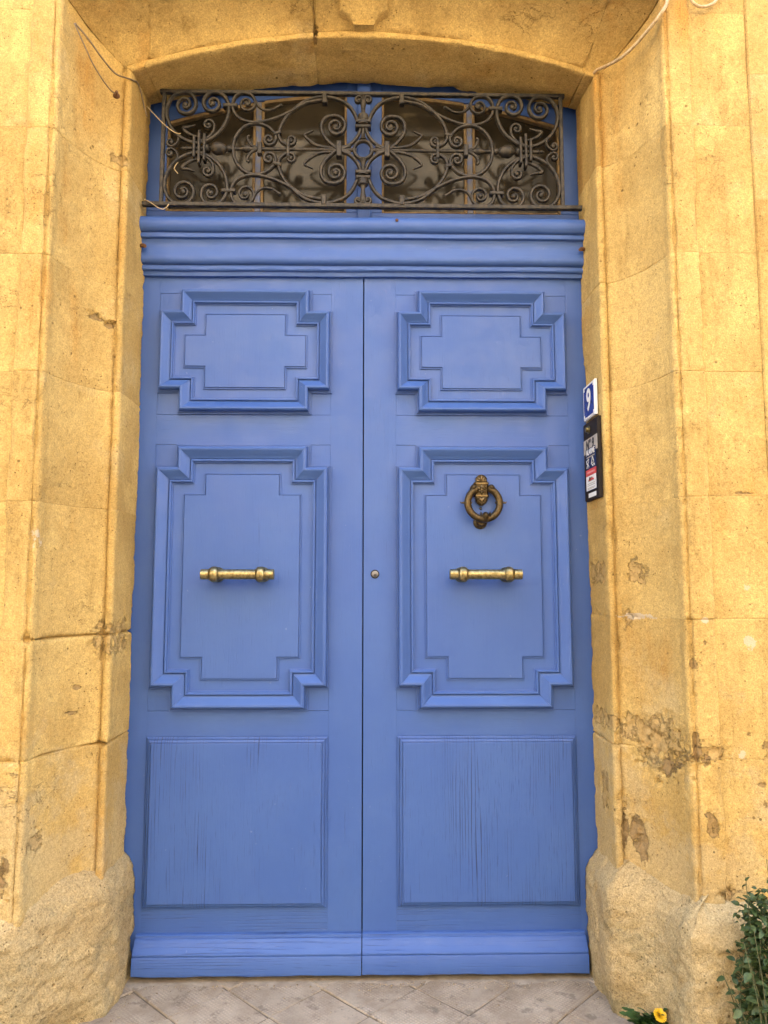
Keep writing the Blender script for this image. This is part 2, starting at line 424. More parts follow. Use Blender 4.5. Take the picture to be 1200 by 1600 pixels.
# ------------------------------------------------------------------ stone facade
fac = empty('house_facade', (0, 0, 0), 'golden limestone facade with a splayed moulded surround arched over the blue doors', 'facade')
A0 = .795
def prof_main():
    """(d, y): d outward from the opening, y towards the street; the visible part of the surround's section"""
    P = [(0, -.004), (0, -.100), (0, -.200), (.0006, -.2085), (.0040, -.2130), (.014, -.2145), (.020, -.2135), (.0225, -.2110), (.0238, -.2015), (.0270, -.2010), (.0290, -.2045), (.031, -.2055)]
    for t in np.linspace(0, 1, 15)[1:]:
        ex = .031 + .112 * math.sin(t * math.pi / 2); ey = -.205 - .205 * (1 - math.cos(t * math.pi / 2))
        lx = .031 + .112 * t; ly = -.205 - .205 * t
        P.append((.52 * ex + .48 * lx, .52 * ey + .48 * ly))
    P += [(.1435, -.424), (.1445, -.438), (.1490, -.4445), (.1565, -.4455), (.1590, -.4445), (.1602, -.4400), (.1642, -.4400), (.1655, -.4445), (.170, -.4475), (.200, -.448), (.2290, -.4478), (.2350, -.4455), (.2372, -.438), (.238, -.40)]
    return P
def resample(P, ds):
    out = [P[0]]
    for a, b in zip(P[:-1], P[1:]):
        L = math.hypot(b[0] - a[0], b[1] - a[1]); n = max(1, int(round(L / ds)))
        for k in range(1, n + 1): out.append((a[0] + (b[0] - a[0]) * k / n, a[1] + (b[1] - a[1]) * k / n))
    return out
PM = np.array(resample(prof_main(), .0058))
NV = len(PM)
HID = np.array([(.238, -.2), (.238, -.006), (.12, -.006)])
def pnorm(P):
    t = np.zeros_like(P); t[1:-1] = P[2:] - P[:-2]; t[0] = P[1] - P[0]; t[-1] = P[-1] - P[-2]
    t /= np.linalg.norm(t, axis=1)[:, None] + 1e-12
    n = np.stack([t[:, 1], -t[:, 0]], 1); return n
NM = pnorm(PM)
# arris weight: where the section turns sharply
tang = np.diff(PM, axis=0); ang = np.abs(np.diff(np.unwrap(np.arctan2(tang[:, 1], tang[:, 0]))))
cur = np.zeros(NV); cur[1:-1] = np.clip(ang, 0, 1.2); cur[0] = 1.2
EW = np.zeros(NV)
for i in range(NV):
    dd = np.linalg.norm(PM - PM[i], axis=1); EW[i] = min(1, (cur * np.exp(-(dd / .010) ** 2)).max())
wy = np.clip(-PM[:, 1] / .2, 0, 1)
APEX = 3.150 + .028 * wy; SAG = .085 + .050 * wy
R1 = (A0 ** 2 + SAG ** 2) / (2 * SAG); ZC = APEX - R1
RR = R1 + PM[:, 0]
ZS = ZC + np.sqrt(RR ** 2 - (A0 + PM[:, 0]) ** 2)     # where jamb meets arch, per section point

# wear: (x, z, rx, rz, kind, depth, ymin, ymax)
WEAR = []
def wear_of(P, extra=0):
    w_ = np.zeros((len(P), 3)); dep = np.zeros(len(P))
    wob = fbm(P, 42, 4, 91, .7) * .62
    for (x, z, rx, rz, kd, dp, y0, y1) in WEAR:
        sel = (P[:, 1] > y0) & (P[:, 1] < y1) & (np.abs(P[:, 0] - x) < rx * 2.2) & (np.abs(P[:, 2] - z) < rz * 2.2)
        if not sel.any(): continue
        q = P[sel]; r_ = np.sqrt(((q[:, 0] - x) / rx) ** 2 + ((q[:, 2] - z) / rz) ** 2) + wob[sel]
        mm = 1 - smooth(.75, 1.05, r_); r0 = r_ - wob[sel]
        w_[sel, kd] = np.maximum(w_[sel, kd], np.clip(1.45 - r0, 0, .80)); dep[sel] = np.maximum(dep[sel], mm * dp)
    return w_, dep
WEAR += [(.873, 1.330, .020, .040, 0, .006, -.42, -.2), (.800, 1.33, .04, .035, 0, .004, -.18, -.02), (.845, 1.19, .012, .04, 0, .008, -.33, -.18),
         (.905, .80, .035, .085, 0, .009, -.46, -.2), (.86, .84, .05, .04, 0, .006, -.45, -.2), (.80, .85, .04, .025, 0, .004, -.22, -.01), (1.0, .81, .05, .02, 0, .006, -.5, -.3),
         (.825, .53, .010, .06, 2, .008, -.36, -.2), (.85, .52, .009, .05, 2, .008, -.4, -.2), (.865, .50, .012, .07, 2, .008, -.42, -.2),
         (.793, .62, .02, .05, 0, .006, -.16, -.08), (1.0, .60, .018, .035, 2, .005, -.5, -.4), (.985, .64, .008, .01, 2, .003, -.5, -.4),
         (.985, .79, .012, .02, 2, .004, -.5, -.4), (.96, .83, .012, .04, 2, .004, -.5, -.42),
         (.865, 1.19, .045, .010, 1, 0, -.45, -.2), (1.00, 1.187, .011, .010, 1, -.003, -.5, -.4), (.995, 1.12, .006, .008, 2, .004, -.5, -.4), (.965, 1.06, .02, .014, 2, .003, -.5, -.4),
         (1.135, 1.12, .022, .022, 1, 0, -.5, -.4), (1.13, 1.28, .01, .01, 1, 0, -.5, -.4), (.92, .745, .012, .03, 2, .006, -.5, -.3),
         (-.875, 2.16, .012, .012, 2, .010, -.42, -.2), (-.835, 2.145, .012, .012, 2, .012, -.42, -.2), (-.858, 2.155, .014, .005, 2, .006, -.42, -.2),
         (-.80, 1.12, .05, .05, 0, .006, -.30, -.05), (-.83, 1.125, .006, .04, 0, .006, -.25, -.19),
         (-.86, .90, .03, .006, 2, .006, -.43, -.25), (-.875, .975, .015, .008, 2, .004, -.43, -.25),
         (-.93, .55, .008, .03, 0, .006, -.5, -.35), (-.985, .50, .012, .05, 2, .008, -.5, -.4), (-1.0, .47, .03, .04, 0, .008, -.5, -.4),
         (-.95, 1.42, .012, .03, 1, 0, -.5, -.4), (-.80, 2.72, .05, .025, 0, .004, -.3, -.2), (-.17, 3.175, .006, .05, 2, .01, -.32, -.18),
         (1.03, .42, .02, .02, 0, .008, -.5, -.4), (1.12, .86, .006, .006, 2, .004, -.5, -.4), (1.15, .72, .015, .006, 2, .003, -.5, -.4), (1.16, .66, .008, .008, 2, .004, -.5, -.4),
         (1.14, 1.56, .03, .004, 2, .002, -.5, -.4), (1.10, .80, .01, .015, 1, 0, -.5, -.4), (1.17, .79, .012, .012, 0, .005, -.5, -.4), (1.165, .83, .012, .01, 2, .003, -.5, -.4)]

def grid_faces(n, nt, closed):
    i = np.arange(n if closed else n - 1); j = np.arange(nt - 1)
    I, J = np.meshgrid(i, j, indexing='ij'); I2 = (I + 1) % n
    return np.stack([I * nt + J, I2 * nt + J, I2 * nt + J + 1, I * nt + J + 1], -1).reshape(-1, 4).tolist()
def stone_block(name, posf, s0, s1, P, Nrm, ew, hidden, seed, mat, joint=(.006, .006), ds=.0068, rough=1., twist=0., flip=False):
    """a cut stone: section P swept from s0[i] to s1[i]; posf(i-array, param-array, d, y) -> world, posn -> normal. hidden: closing section points"""
    n = len(P); L = float(np.mean(np.abs(s1 - s0))); nt = max(6, int(L / ds) + 1)
    endp = np.array([0, .0007, .0016, .0028, .0042, .0060, .0085]) / L
    t = np.concatenate([endp, np.linspace(.012 / L, 1 - .012 / L, nt), 1 - endp[::-1]]); nt = len(t)
    par = s0[:, None] + (s1 - s0)[:, None] * t[None, :]
    pos, nor = posf(P[:, 0:1] + 0 * par, P[:, 1:2] + 0 * par, par, Nrm)
    V = pos.reshape(-1, 3); NN = nor.reshape(-1, 3)
    e0 = (t * L)[None, :] + 0 * par; e1 = ((1 - t) * L)[None, :] + 0 * par
    off = np.zeros(len(V)); ewf = np.repeat(ew, nt)
    big = fbm(V, 3.0, 3, 5); mid = fbm(V, 17, 4, 23); fin = fbm(V, 75, 3, 41)
    off += rough * (.0030 * big + .0011 * mid + .0007 * fin) + .0004 * fbm(V, 190, 2, 47)
    chip = np.clip(fbm(V, 22, 4, 61) - .05, 0, 1); chip2 = np.clip(fbm(V, 7, 3, 67) - .25, 0, 1)
    off -= ewf * (.0050 * chip + .011 * chip2) * rough
    for e, jd in ((e0.ravel(), joint[0]), (e1.ravel(), joint[1])):
        jj = jd * np.clip(.45 + 1.1 * fbm(V, 6, 3, 77), .04, 1.5)
        off -= jj * np.exp(-(e / (.0014 + jd * .16)) ** 1.3)
        off -= np.clip(chip - .12, 0, 1) * 1.6 * min(jd, .010) * np.exp(-(e / .011) ** 2)
    wr, dep = wear_of(V)
    off -= dep * (.75 + .5 * fin)
    V = V + NN * off[:, None]
    # closing points hidden behind
    if hidden is not None and len(hidden):
        hp = []
        for h in hidden:
            a = s0[-1] + (s1[-1] - s0[-1]) * t
            pz, _ = posf(np.full((1, nt), h[0]), np.full((1, nt), h[1]), a[None, :], np.array([[1., 0]])); hp.append(pz.reshape(-1, 3))
        V = np.concatenate([V] + hp); wr = np.concatenate([wr, np.zeros((nt * len(hidden), 3))]); n2 = n + len(hidden)
    else: n2 = n
    F = grid_faces(n2, nt, True)
    F.append(tuple(i * nt for i in range(n2))); F.append(tuple(i * nt + nt - 1 for i in range(n2))[::-1])
    if flip: F = [tuple(f[::-1]) for f in F]
    o = mk(name, V, F, mat, fac, True, None, wr, 48)
    return o
def jamb_pos(sx, tilt=0.):
    def f(d, y, z, Nrm):
        zz = z + tilt * (d - .1)
        p = np.stack([sx * (A0 + d), y, zz], -1)
        nn = np.broadcast_to(np.stack([sx * Nrm[:, 0], Nrm[:, 1], 0 * Nrm[:, 0]], -1)[:, None, :], p.shape)
        return p, nn
    return f
G = .0003
for sx, js in ((-1, [.22, .793, 1.131, 1.531, 1.919, 2.279, 2.683]), (1, [.22, .785, 1.188, 1.549, 1.929, 2.301, 2.717])):
    strong = {.793: .012, 1.131: .015, 1.188: .006, .785: .007}
    for q in range(len(js)):
        z0 = js[q]; z1 = js[q + 1] if q + 1 < len(js) else None
        s0 = np.full(NV, z0 + G); s1 = np.full(NV, z1 - G) if z1 else ZS - G
        ja = strong.get(z0, .0016) if q else .0; jb = strong.get(z1, .0016)
        # the two low joints on the left dip towards the street corner
        stone_block('jamb_stone', jamb_pos(sx), s0, s1, PM, NM, EW, HID, q, STONE, (ja, jb), flip=(sx < 0))
def arch_pos(d, y, th, Nrm):
    # d, y repeat the section; radius and centre follow from them
    wv = np.clip(-y / .2, 0, 1); ap = 3.150 + .028 * wv; sg = .085 + .050 * wv
    r1 = (A0 ** 2 + sg ** 2) / (2 * sg); r = r1 + d; zc = ap - r1
    # the angle is shared through x on the front edge so that joints stay radial
    p = np.stack([r * np.sin(th), y, zc + r * np.cos(th)], -1)
    nn = np.stack([Nrm[:, 0][:, None] * np.sin(th), Nrm[:, 1][:, None] + 0 * th, Nrm[:, 0][:, None] * np.cos(th)], -1)
    return p, nn
TH = np.arcsin((A0 + PM[:, 0]) / RR)
def joint_th(x0, lean):
    """angles of a joint that crosses the intrados at x0 and leans outwards"""
    return np.arcsin((x0 + lean * PM[:, 0]) / RR)
def stretch(s, length): return s
j1 = joint_th(-.752, .35); j2 = joint_th(-.172, .05); j3 = joint_th(.765, .25)
for s0, s1, ja, jb in ((-TH, j1, .0, .005), (j1, j2, .005, .0035), (j2, j3, .0035, .006), (j3, TH, .006, .0)):
    # arc parameter is an angle: feed the sweep lengths through a scaled position function
    K = 2.45
    f = lambda d, y, p, Nn: arch_pos(d, y, p / K, Nn)
    stone_block('arch_stone', f, s0 * K + G, s1 * K - G, PM, NM, EW, HID, 3, STONE, (ja, jb), flip=True)

# keystone pendant carved on the arch splay
kp = [(a_, b_ + .028) for a_, b_ in [(-.082, 3.42), (-.082, 3.207), (-.070, 3.205), (-.052, 3.198), (-.040, 3.186), (-.034, 3.172), (.034, 3.172), (.040, 3.186), (.052, 3.198), (.070, 3.205), (.082, 3.207), (.082, 3.42)]]
# follows the sloping face: the splay recedes downwards
def splay_y(z, x):
    d = z - 3.178 + x * x / 4.9
    return float(np.interp(d, PM[8:, 0], PM[8:, 1]))
m_ = MB(); n = len(kp); kin = offset_poly(kp, .006)
fr = [(x, splay_y(z, x) - .036, z) for x, z in kin]; md = [(x, splay_y(z, x) - .031, z) for x, z in kp]; bk = [(x, splay_y(z, x) + .03, z) for x, z in kp]
m_.add(bk + md + fr, [(i, (i + 1) % n, n + (i + 1) % n, n + i) for i in range(n)] + [(n + i, n + (i + 1) % n, 2 * n + (i + 1) % n, 2 * n + i) for i in range(n)] + [tuple(range(2 * n, 3 * n))])
m_.build('keystone_pendant', STONE, fac)

# flat wall stones beside the surround
def wall_pos(sx):
    def f(d, y, z, Nrm):
        p = np.stack([sx * d, y, z], -1)
        nn = np.broadcast_to(np.stack([sx * Nrm[:, 0], Nrm[:, 1], 0 * Nrm[:, 0]], -1)[:, None, :], p.shape); return p, nn
    return f
for sx, js in ((-1, [.22, .80, 1.135, 1.53, 1.92, 2.285, 2.69, 3.08, 3.6]), (1, [.22, .79, 1.19, 1.552, 1.93, 2.305, 2.72, 3.10, 3.6])):
    for (xa, xb) in ((1.0265, 1.2165), (1.2135, 1.75), (1.749, 2.3)):
        lift = 0 if xa < 1.2 else .007
        ds = .0072 if xa < 1.25 else .03
        pr = [(xa, -.30), (xa, -.428 - lift), (xa + .004, -.434 - lift), (xb - .004, -.434 - lift), (xb, -.428 - lift), (xb, -.30)]
        P = np.array(resample(pr, ds)); Nn = pnorm(P); e_ = np.zeros(len(P))
        for q in range(len(js) - 1):
            jit = 0 if xa < 1.2 else .17
            stone_block('wall_stone', wall_pos(sx), np.full(len(P), js[q] + G + (jit if q else 0)), np.full(len(P), js[q + 1] - G + jit), P, Nn, e_, None, q, STONE,
                        (.0009, .0009), ds=ds, rough=.4, flip=(sx < 0))
# masonry closing the wall above and behind
bkm = MB(); bkm.box(-2.3, -1.035, -.29, .35, .0, 4.2); bkm.box(1.035, 2.3, -.29, .35, 0, 4.2); bkm.box(-2.3, 2.3, -.424, .35, 3.602, 11.8); bkm.box(-14, -2.305, -.42, .35, 0, 11.8); bkm.box(2.305, 14, -.42, .35, 0, 11.8); bkm.box(-14, 14, .355, 6, 0, 11.8)
bkm.build('wall_core', STONE, fac, False)

# spandrel stones between the arch band and the course above
for xa, xb in ((-1.032, -.35), (-.348, .352), (.354, 1.032)):
    rb = RR[-1] - .004; zb = ZC[-1]
    arc = [(x, zb + math.sqrt(rb * rb - x * x)) for x in np.linspace(xa, xb, 12)]
    m = MB(); m.prism(arc + [(xb, 3.60), (xa, 3.60)], -.430, -.25); m.build('wall_stone', STONE, fac, False)
# plinth stones at the foot
def plinth(sx, pts, z1, seed, crease):
    P = np.array(resample(pts, .010)); Nn = pnorm(P)
    for _ in range(2): Nn[1:-1] = (Nn[:-2] + 2 * Nn[1:-1] + Nn[2:]) / 4
    Nn /= np.linalg.norm(Nn, axis=1)[:, None]
    n = len(P); nt = 74
    zt = z1 + .03 * np.sin(P[:, 0] * 7 + seed) * .6
    t = np.linspace(0, 1, nt); zz = -.02 + (zt[:, None] + .02) * t[None, :]
    V = np.stack([sx * P[:, 0][:, None] + 0 * zz, P[:, 1][:, None] + 0 * zz, zz], -1).reshape(-1, 3)
    NN = np.repeat(np.stack([sx * Nn[:, 0], Nn[:, 1], 0 * Nn[:, 0]], -1), nt, axis=0)
    dtop = np.repeat(zt, nt) - V[:, 2] + .006 * fbm(V, 9, 3, seed)
    off = -.125 * np.clip(1 - dtop / .135, 0, 1) ** 2.0
    off += .0045 * fbm(V, 4, 3, 11 + seed) + .0030 * fbm(V, 18, 4, 31 + seed) + .0040 * fbm(V, 55, 4, 51) - .012 * np.clip(fbm(V, 9, 3, 71 + seed) - .25, 0, 1)
    off -= .03 * smooth(.10, 0, V[:, 2]) * np.clip(fbm(V, 6, 2, 88) + .35, 0, 1)
    V = V + NN * off[:, None]
    V[:, 1] = np.minimum(V[:, 1], -.0035)
    wr, _ = wear_of(V)
    hid = [(P[-1, 0], -.02), (P[0, 0] + .15, -.004)]
    for h in hid:
        V = np.concatenate([V, np.stack([np.full(nt, sx * h[0]), np.full(nt, h[1]), -.02 + t * (z1 - .06)], -1)]); wr = np.concatenate([wr, np.zeros((nt, 3))])
    F = grid_faces(n + 2, nt, True); F.append(tuple(i * nt for i in range(n + 2))); F.append(tuple(i * nt + nt - 1 for i in range(n + 2))[::-1])
    if sx < 0: F = [tuple(f[::-1]) for f in F]
    return mk('plinth_stone', V, F, PLINTH, fac, True, None, wr)
plinth(1, [(.757, -.004), (.753, -.10), (.754, -.215), (.758, -.240), (.770, -.256), (.800, -.274), (.840, -.302), (.868, -.330), (.884, -.38), (.892, -.455), (.908, -.496), (.945, -.513), (1.06, -.515), (1.25, -.512), (1.5, -.51)], .445, 3, True)
plinth(-1, [(.757, -.004), (.757, -.10), (.762, -.17), (.775, -.215), (.80, -.26), (.84, -.31), (.89, -.385), (.94, -.455), (.99, -.49), (1.06, -.505), (1.25, -.51), (1.5, -.51)], .445, 9, False)

# ------------------------------------------------------------------ the two door leaves
def cross(x0, x1, z0, z1, ex, ez):
    """stepped-corner outline, counter-clockwise from -Y; x0<x1; ex, ez: size of the corner steps"""
    return [(x0 + ex, z0), (x1 - ex, z0), (x1 - ex, z0 + ez), (x1, z0 + ez), (x1, z1 - ez), (x1 - ex, z1 - ez), (x1 - ex, z1), (x0 + ex, z1), (x0 + ex, z1 - ez), (x0, z1 - ez), (x0, z0 + ez), (x0 + ex, z0 + ez)]
PROF_M0 = [(0, -.004), (0, .0065), (.0040, .0068), (.0043, .0048), (.0056, .0048), (.0060, .0105), (.0092, .0108), (.0095, .0085), (.0104, .0085), (.0108, .0225), (.0135, .0290), (.0180, .0318), (.0235, .0310), (.0300, .0268), (.0380, .0208),
          (.0450, .0155), (.0510, .0132), (.0520, .0128), (.0524, .0085), (.0545, .0085), (.0550, .0165), (.0580, .0182), (.0610, .0180), (.0635, .0155), (.0640, .0090), (.0680, .0085), (.0682, -.008)]
PROF_M = [(d, h * 1.15 if h > 0 else h) for d, h in PROF_M0]
def moulding(poly, prof, parent, mat_v, mat_h, wscale=1.):
    n = len(poly)
    rings = [offset_poly(poly, d * wscale) for d, h in prof]
    for i in range(n):
        a = Vector(poly[i]); b = Vector(poly[(i + 1) % n]); e = (b - a).normalized(); gap = .0004
        v = []; jig = random.uniform(-.0005, .0005)
        for (d, h), rg in zip(prof, rings):
            p = Vector(rg[i]) + e * gap; q = Vector(rg[(i + 1) % n]) - e * gap
            v += [(p.x, -h + jig, p.y), (q.x, -h + jig, q.y)]
        m = len(prof)
        f = [(2 * k, 2 * k + 1, 2 * k + 3, 2 * k + 2) for k in range(m - 1)]
        f += [tuple(2 * k for k in range(m)), tuple(2 * k + 1 for k in range(m))[::-1], (0, 2 * m - 2, 2 * m - 1, 1)]
        mk('moulding', v, f, mat_h if abs(e.x) > .5 else mat_v, parent, True, None, None, 22)
def slab_profile(poly, prof, name, mat, parent):
    """raised slab: rings of (inset, height) from the rim to a flat top"""
    n = len(poly); v = []; f = []
    for d, h in prof:
        for x, z in (offset_poly(poly, d) if d else poly): v.append((x, -h, z))
    for k in range(len(prof) - 1):
        for i in range(n): f.append((k * n + i, k * n + (i + 1) % n, (k + 1) * n + (i + 1) % n, (k + 1) * n + i))
    f.append(tuple(range((len(prof) - 1) * n, len(prof) * n))); f.append(tuple(range(n))[::-1])
    return mk(name, v, f, mat, parent, True, None, None, 12)
def piece(name, x0, x1, z0, z1, mat, parent, y0=0., y1=.045, bev=.0003):
    m = MB(); m.box(x0, x1, y0, y1, z0, z1, bev); return m.build(name, mat, parent, False)
def leaf(sx, label):
    d = empty('door', (sx * .80, .02, .0), label, 'door', 'leaves of the blue double door')
    X = lambda a, b: (min(sx * a, sx * b), max(sx * a, sx * b))
    mg = .0022
    x0, x1 = X(mg, .1165); piece('stile', x0, x1, .1345, 2.44, PV, d)
    x0, x1 = X(.7365, .845); piece('stile', x0, x1, .012, 2.44, PV, d)
    for z0, z1, m in ((2.340, 2.44, PH), (1.785, 1.8925, PH), (.7735, .858, PH), (.128, .2125, PHC)):
        x0, x1 = X(.1166, .7364); piece('rail', x0, x1, z0, z1, m, d, random.uniform(-.0004, .0004))
    # upper, middle: a flush board with a planted stepped moulding and a raised field
    for z0, z1, st, W, fo in ((1.8931, 2.353, .0735, .86, .090), (.859, 1.7839, .0735, 1.0, .103)):
        x0, x1 = X(.1166, .7364)
        b_ = MB(); zz0, zz1 = (1.8933, 2.3393) if z0 > 1.5 else (.8588, 1.7842)
        b_.box(x0, x1, .0006, .03, zz0, zz1, .0008); pn = b_.build('panel', PV, d, False)
        x0, x1 = X(.1129, .735)
        out = cross(x0, x1, z0, z1, .0735, st if z0 < 1.5 else .0775)
        moulding(out, PROF_M, pn, PV, PH, W)
        inner = offset_poly(out, .068 * W - .001)
        slab_profile(inner, [(0, .001), (0, .0045), (.0005, .005)], 'ground_panel', PV, pn)
        fld = offset_poly(out, fo)
        slab_profile(fld, [(0, .002), (0, .0095), (.0010, .0105), (.0034, .0105), (.0038, .0070), (.0062, .0070), (.0066, .0125), (.0076, .0130)], 'raised_field', PV, pn)
    # lower raised panel
    x0, x1 = X(.1166, .7364)
    b_ = MB(); b_.box(x0, x1, .0006, .03, .2128, .7732, .0008); pn = b_.build('panel', PV, d, False)
    x0, x1 = X(.1194, .7341)
    slab_profile([(x0, .2138), (x1, .2138), (x1, .772), (x0, .772)], [(0, -.003), (0, .004), (.003, .0055), (.0035, .0085), (.006, .009), (.0064, .0065), (.0082, .0065), (.0086, .0125), (.012, .0145), (.016, .0155), (.0164, .0130), (.0180, .0130), (.0184, .0185), (.0205, .0195)], 'raised_field', PVC, pn)
    # weather board at the foot
    x0, x1 = X(.0015, .7485) if sx < 0 else X(.0015, .7465)
    prof = [(.1625, -.002), (.1625, .010), (.159, .0135), (.150, .0145), (.1465, .015), (.1455, .0185), (.142, .021), (.128, .0265), (.112, .034), (.098, .042), (.0885, .0480), (.0845, .0490), (.0835, .0455), (.0815, .0455), (.0805, .0505), (.078, .052), (.030, .0535), (.024, .0535), (.021, .051)]
    prof = [(z if z < .0886 else .0885 + (z - .0885) * .62, o_) for z, o_ in prof]
    nx = 60; v = []; xs = np.linspace(x0, x1, nx)
    for xq in xs:
        wv = .0012 * math.sin(xq * 21 + sx) + .0008 * math.sin(xq * 57)
        for z, o_ in prof: v.append((xq, -o_ - wv * .3, z + (wv if z < .05 else 0)))
        v.append((xq, .02, .021 + wv)); v.append((xq, .02, .1344))
    np_ = len(prof) + 2
    f = [(i * np_ + k, (i + 1) * np_ + k, (i + 1) * np_ + (k + 1) % np_, i * np_ + (k + 1) % np_) for i in range(nx - 1) for k in range(np_)]
    f += [tuple(range(np_))[::-1], tuple((nx - 1) * np_ + k for k in range(np_))]
    mk('weather_board', v, f, PHC, d, True, None, None, 30)
    return d
dl = leaf(-1, 'blue panelled door leaf hung beside the plain jamb, with one brass pull and no knocker')
dr = leaf(1, 'blue panelled door leaf that carries the bronze ring knocker and the lock cylinder')
# near-black strip stands in for the shade in the gap between the leaves
gp = MB(); gp.box(-.03, .03, .046, .06, .012, 2.44); gp.build('gap_shade_strip', DARK, dl, False)

def pull(d, cx, skew):
    z = 1.324; y = -.075
    m = MB()
    pf0 = [(0, .0165), (.001, .0185), (.026, .0195), (.027, .0185), (.050, .0170), (.0515, .0205), (.056, .0215), (.062, .0190), (.075, .0182), (.1235, .0190), (.172, .0182), (.185, .0190), (.191, .0215), (.1955, .0205), (.197, .0170), (.220, .0185), (.221, .0195), (.246, .0185), (.247, .0165)]
    pf = [(0, .0165), (.001, .0176), (.0265, .0178), (.0275, .0150), (.0600, .0150), (.0610, .0168), (.1235, .0174), (.1860, .0168), (.1870, .0150), (.2195, .0150), (.2205, .0178), (.2460, .0176), (.247, .0165)]
    m.lathe(pf, (cx - .1235, y, z), (1, 0, 0), 28)
    h = m.build('pull_handle', BRASS, d, True, 30)
    for sx in (-1, 1):
        c = MB(); xc = cx + sx * .0785
        c.lathe([(-.0175, .0150), (-.0173, .0200), (-.0160, .0206), (-.0148, .0190), (-.0140, .0215), (-.0110, .0246), (-.0060, .0264), (0, .0269), (.0060, .0264), (.0110, .0246), (.0140, .0215), (.0148, .0190), (.0160, .0206), (.0173, .0200), (.0175, .0150)], (xc, y, z), (1, 0, 0), 28)
        c.build('collar', BRASS, h)
        q = MB(); q.lathe([(0, .0175), (.035, .0175), (.050, .021), (.056, .026), (.066, .027), (.068, .025)], (xc, y + .005, z), (0, 1, 0), 24)
        q.build('mount', BRASS, h)
pull(dl, -.425, 1); pull(dr, .4205, -1)

# ring knocker
K = .000273; kx, kz = .421, 1.572
U = lambda u, v: (kx + (u - 445) * K, kz - (v - 480) * K)
hw = [(100, 12), (112, 40), (128, 60), (150, 74), (178, 72), (200, 84), (206, 98), (226, 98), (234, 88), (300, 94), (366, 86), (374, 96), (392, 96), (400, 82), (440, 76), (475, 56), (504, 14)]
poly = [U(428 - w_, v) for v, w_ in hw] + [U(428 + w_, v) for v, w_ in hw[::-1]]
m = MB(); m.prism(poly, -.030, -.008, .005)
kn = m.build('knocker', BRONZE, dr, True, 40)
tag(kn, 'bronze ring knocker with a flowered back plate')
m = MB()
def ridge(u0, v0, ang, L, W, dy=.0):
    p = []
    for t in (0, .25, .5, .75, 1.): x_, z_ = U(u0 + math.cos(ang) * L * t, v0 - math.sin(ang) * L * t); p.append((x_, -.031 - dy - .004 * math.sin(math.pi * t), z_))
    m.tube(p, W * K, 6, [.45, .9, 1., .9, .5])
for a_ in (18, 54, 90, 126, 162): ridge(428, 195, R(a_), 78 if a_ == 90 else 66, 13)          # palmette on top
for a_ in (-18, -54, -90, -126, -162): ridge(428, 402, R(a_), 88 if a_ == -90 else 62, 13)     # palmette below
for a_ in range(6): ridge(428, 300, R(30 + a_ * 60), 62, 15, .001)
x, z = U(428, 300); m.ball((x, -.038, z), (17 * K, .006, 17 * K), 8, 5)
for v0 in (218, 378):
    x0, z0 = U(350, v0); x1, _ = U(506, v0); m.box(x0, x1, -.0345, -.02, z0 - .0022, z0 + .0022)
m.build('flower_relief', BRONZE_LIT, kn)
m = MB(); pts = []
cx, cz = U(445, 480)
for a in np.linspace(R(112), R(428), 60): pts.append((cx + math.cos(a) * 205 * K, -.036 - .012 * (1 - math.sin(a)) * .5, cz + math.sin(a) * 205 * K))
m.tube(pts, 45 * K, 12)
for u, v, du, dv in ((215, 470, -60, 25), (245, 480, 45, -20), (650, 480, -50, -20), (680, 470, 50, 25)):
    x, z = U(u, v); x2, z2 = U(u + du, v + dv * .2); x3, z3 = U(u + du * 1.25, v + dv * .2 - 18)
    m.tube([(x, -.04, z), (x2, -.041, z2), (x3, -.042, z3)], 20 * K, 7, [1, .55, .15])
for u, v in ((325, 290), (550, 290)):
    x, z = U(u, v); m.ball((x, -.034, z), (52 * K, .013, 58 * K)); m.ball((x, -.042, z + .004), (34 * K, .010, 34 * K))
x, z = U(463, 655); m.ball((x, -.05, z), (50 * K, .017, 62 * K)); m.ball((x, -.063, z + .004), (28 * K, .009, 34 * K))
for u in (405, 520):
    xx, zz = U(u, 645); m.ball((xx, -.047, zz), (14 * K, .014, 58 * K))
m.build('ring', BRONZE, kn)
m = MB(); x, z = U(412, 715); m.lathe([(0, 92 * K), (.006, 92 * K), (.010, 84 * K), (.014, 60 * K), (.030, 45 * K)], (x, -.008, z), (0, -1, 0), 20); m.build('strike_plate', BRONZE, kn)
m = MB(); x, z = U(420, 538); m.lathe([(0, 27 * K), (.003, 27 * K), (.004, 20 * K)], (x, -.009, z), (0, -1, 0), 16); pk = m.build('peephole', DARK, dr)
m = MB(); m.ball((x, -.013, z), (13 * K, .002, 13 * K)); m.build('lens', STEEL, pk)
# lock cylinder
m = MB(); m.lathe([(0, .0155), (.0016, .0155), (.0018, .0135)], (.042, 0, 1.326), (0, -1, 0), 24); lk = m.build('lock_cylinder', DARK, dr)
m = MB(); m.lathe([(0, .0118), (.0025, .0118), (.0034, .0105)], (.042, 0, 1.326), (0, -1, 0), 24); m.build('plug', STEEL, lk)
m = MB(); m.box(.0405, .0435, -.0042, -.001, 1.317, 1.326); m.build('keyway', DARK, lk, False)

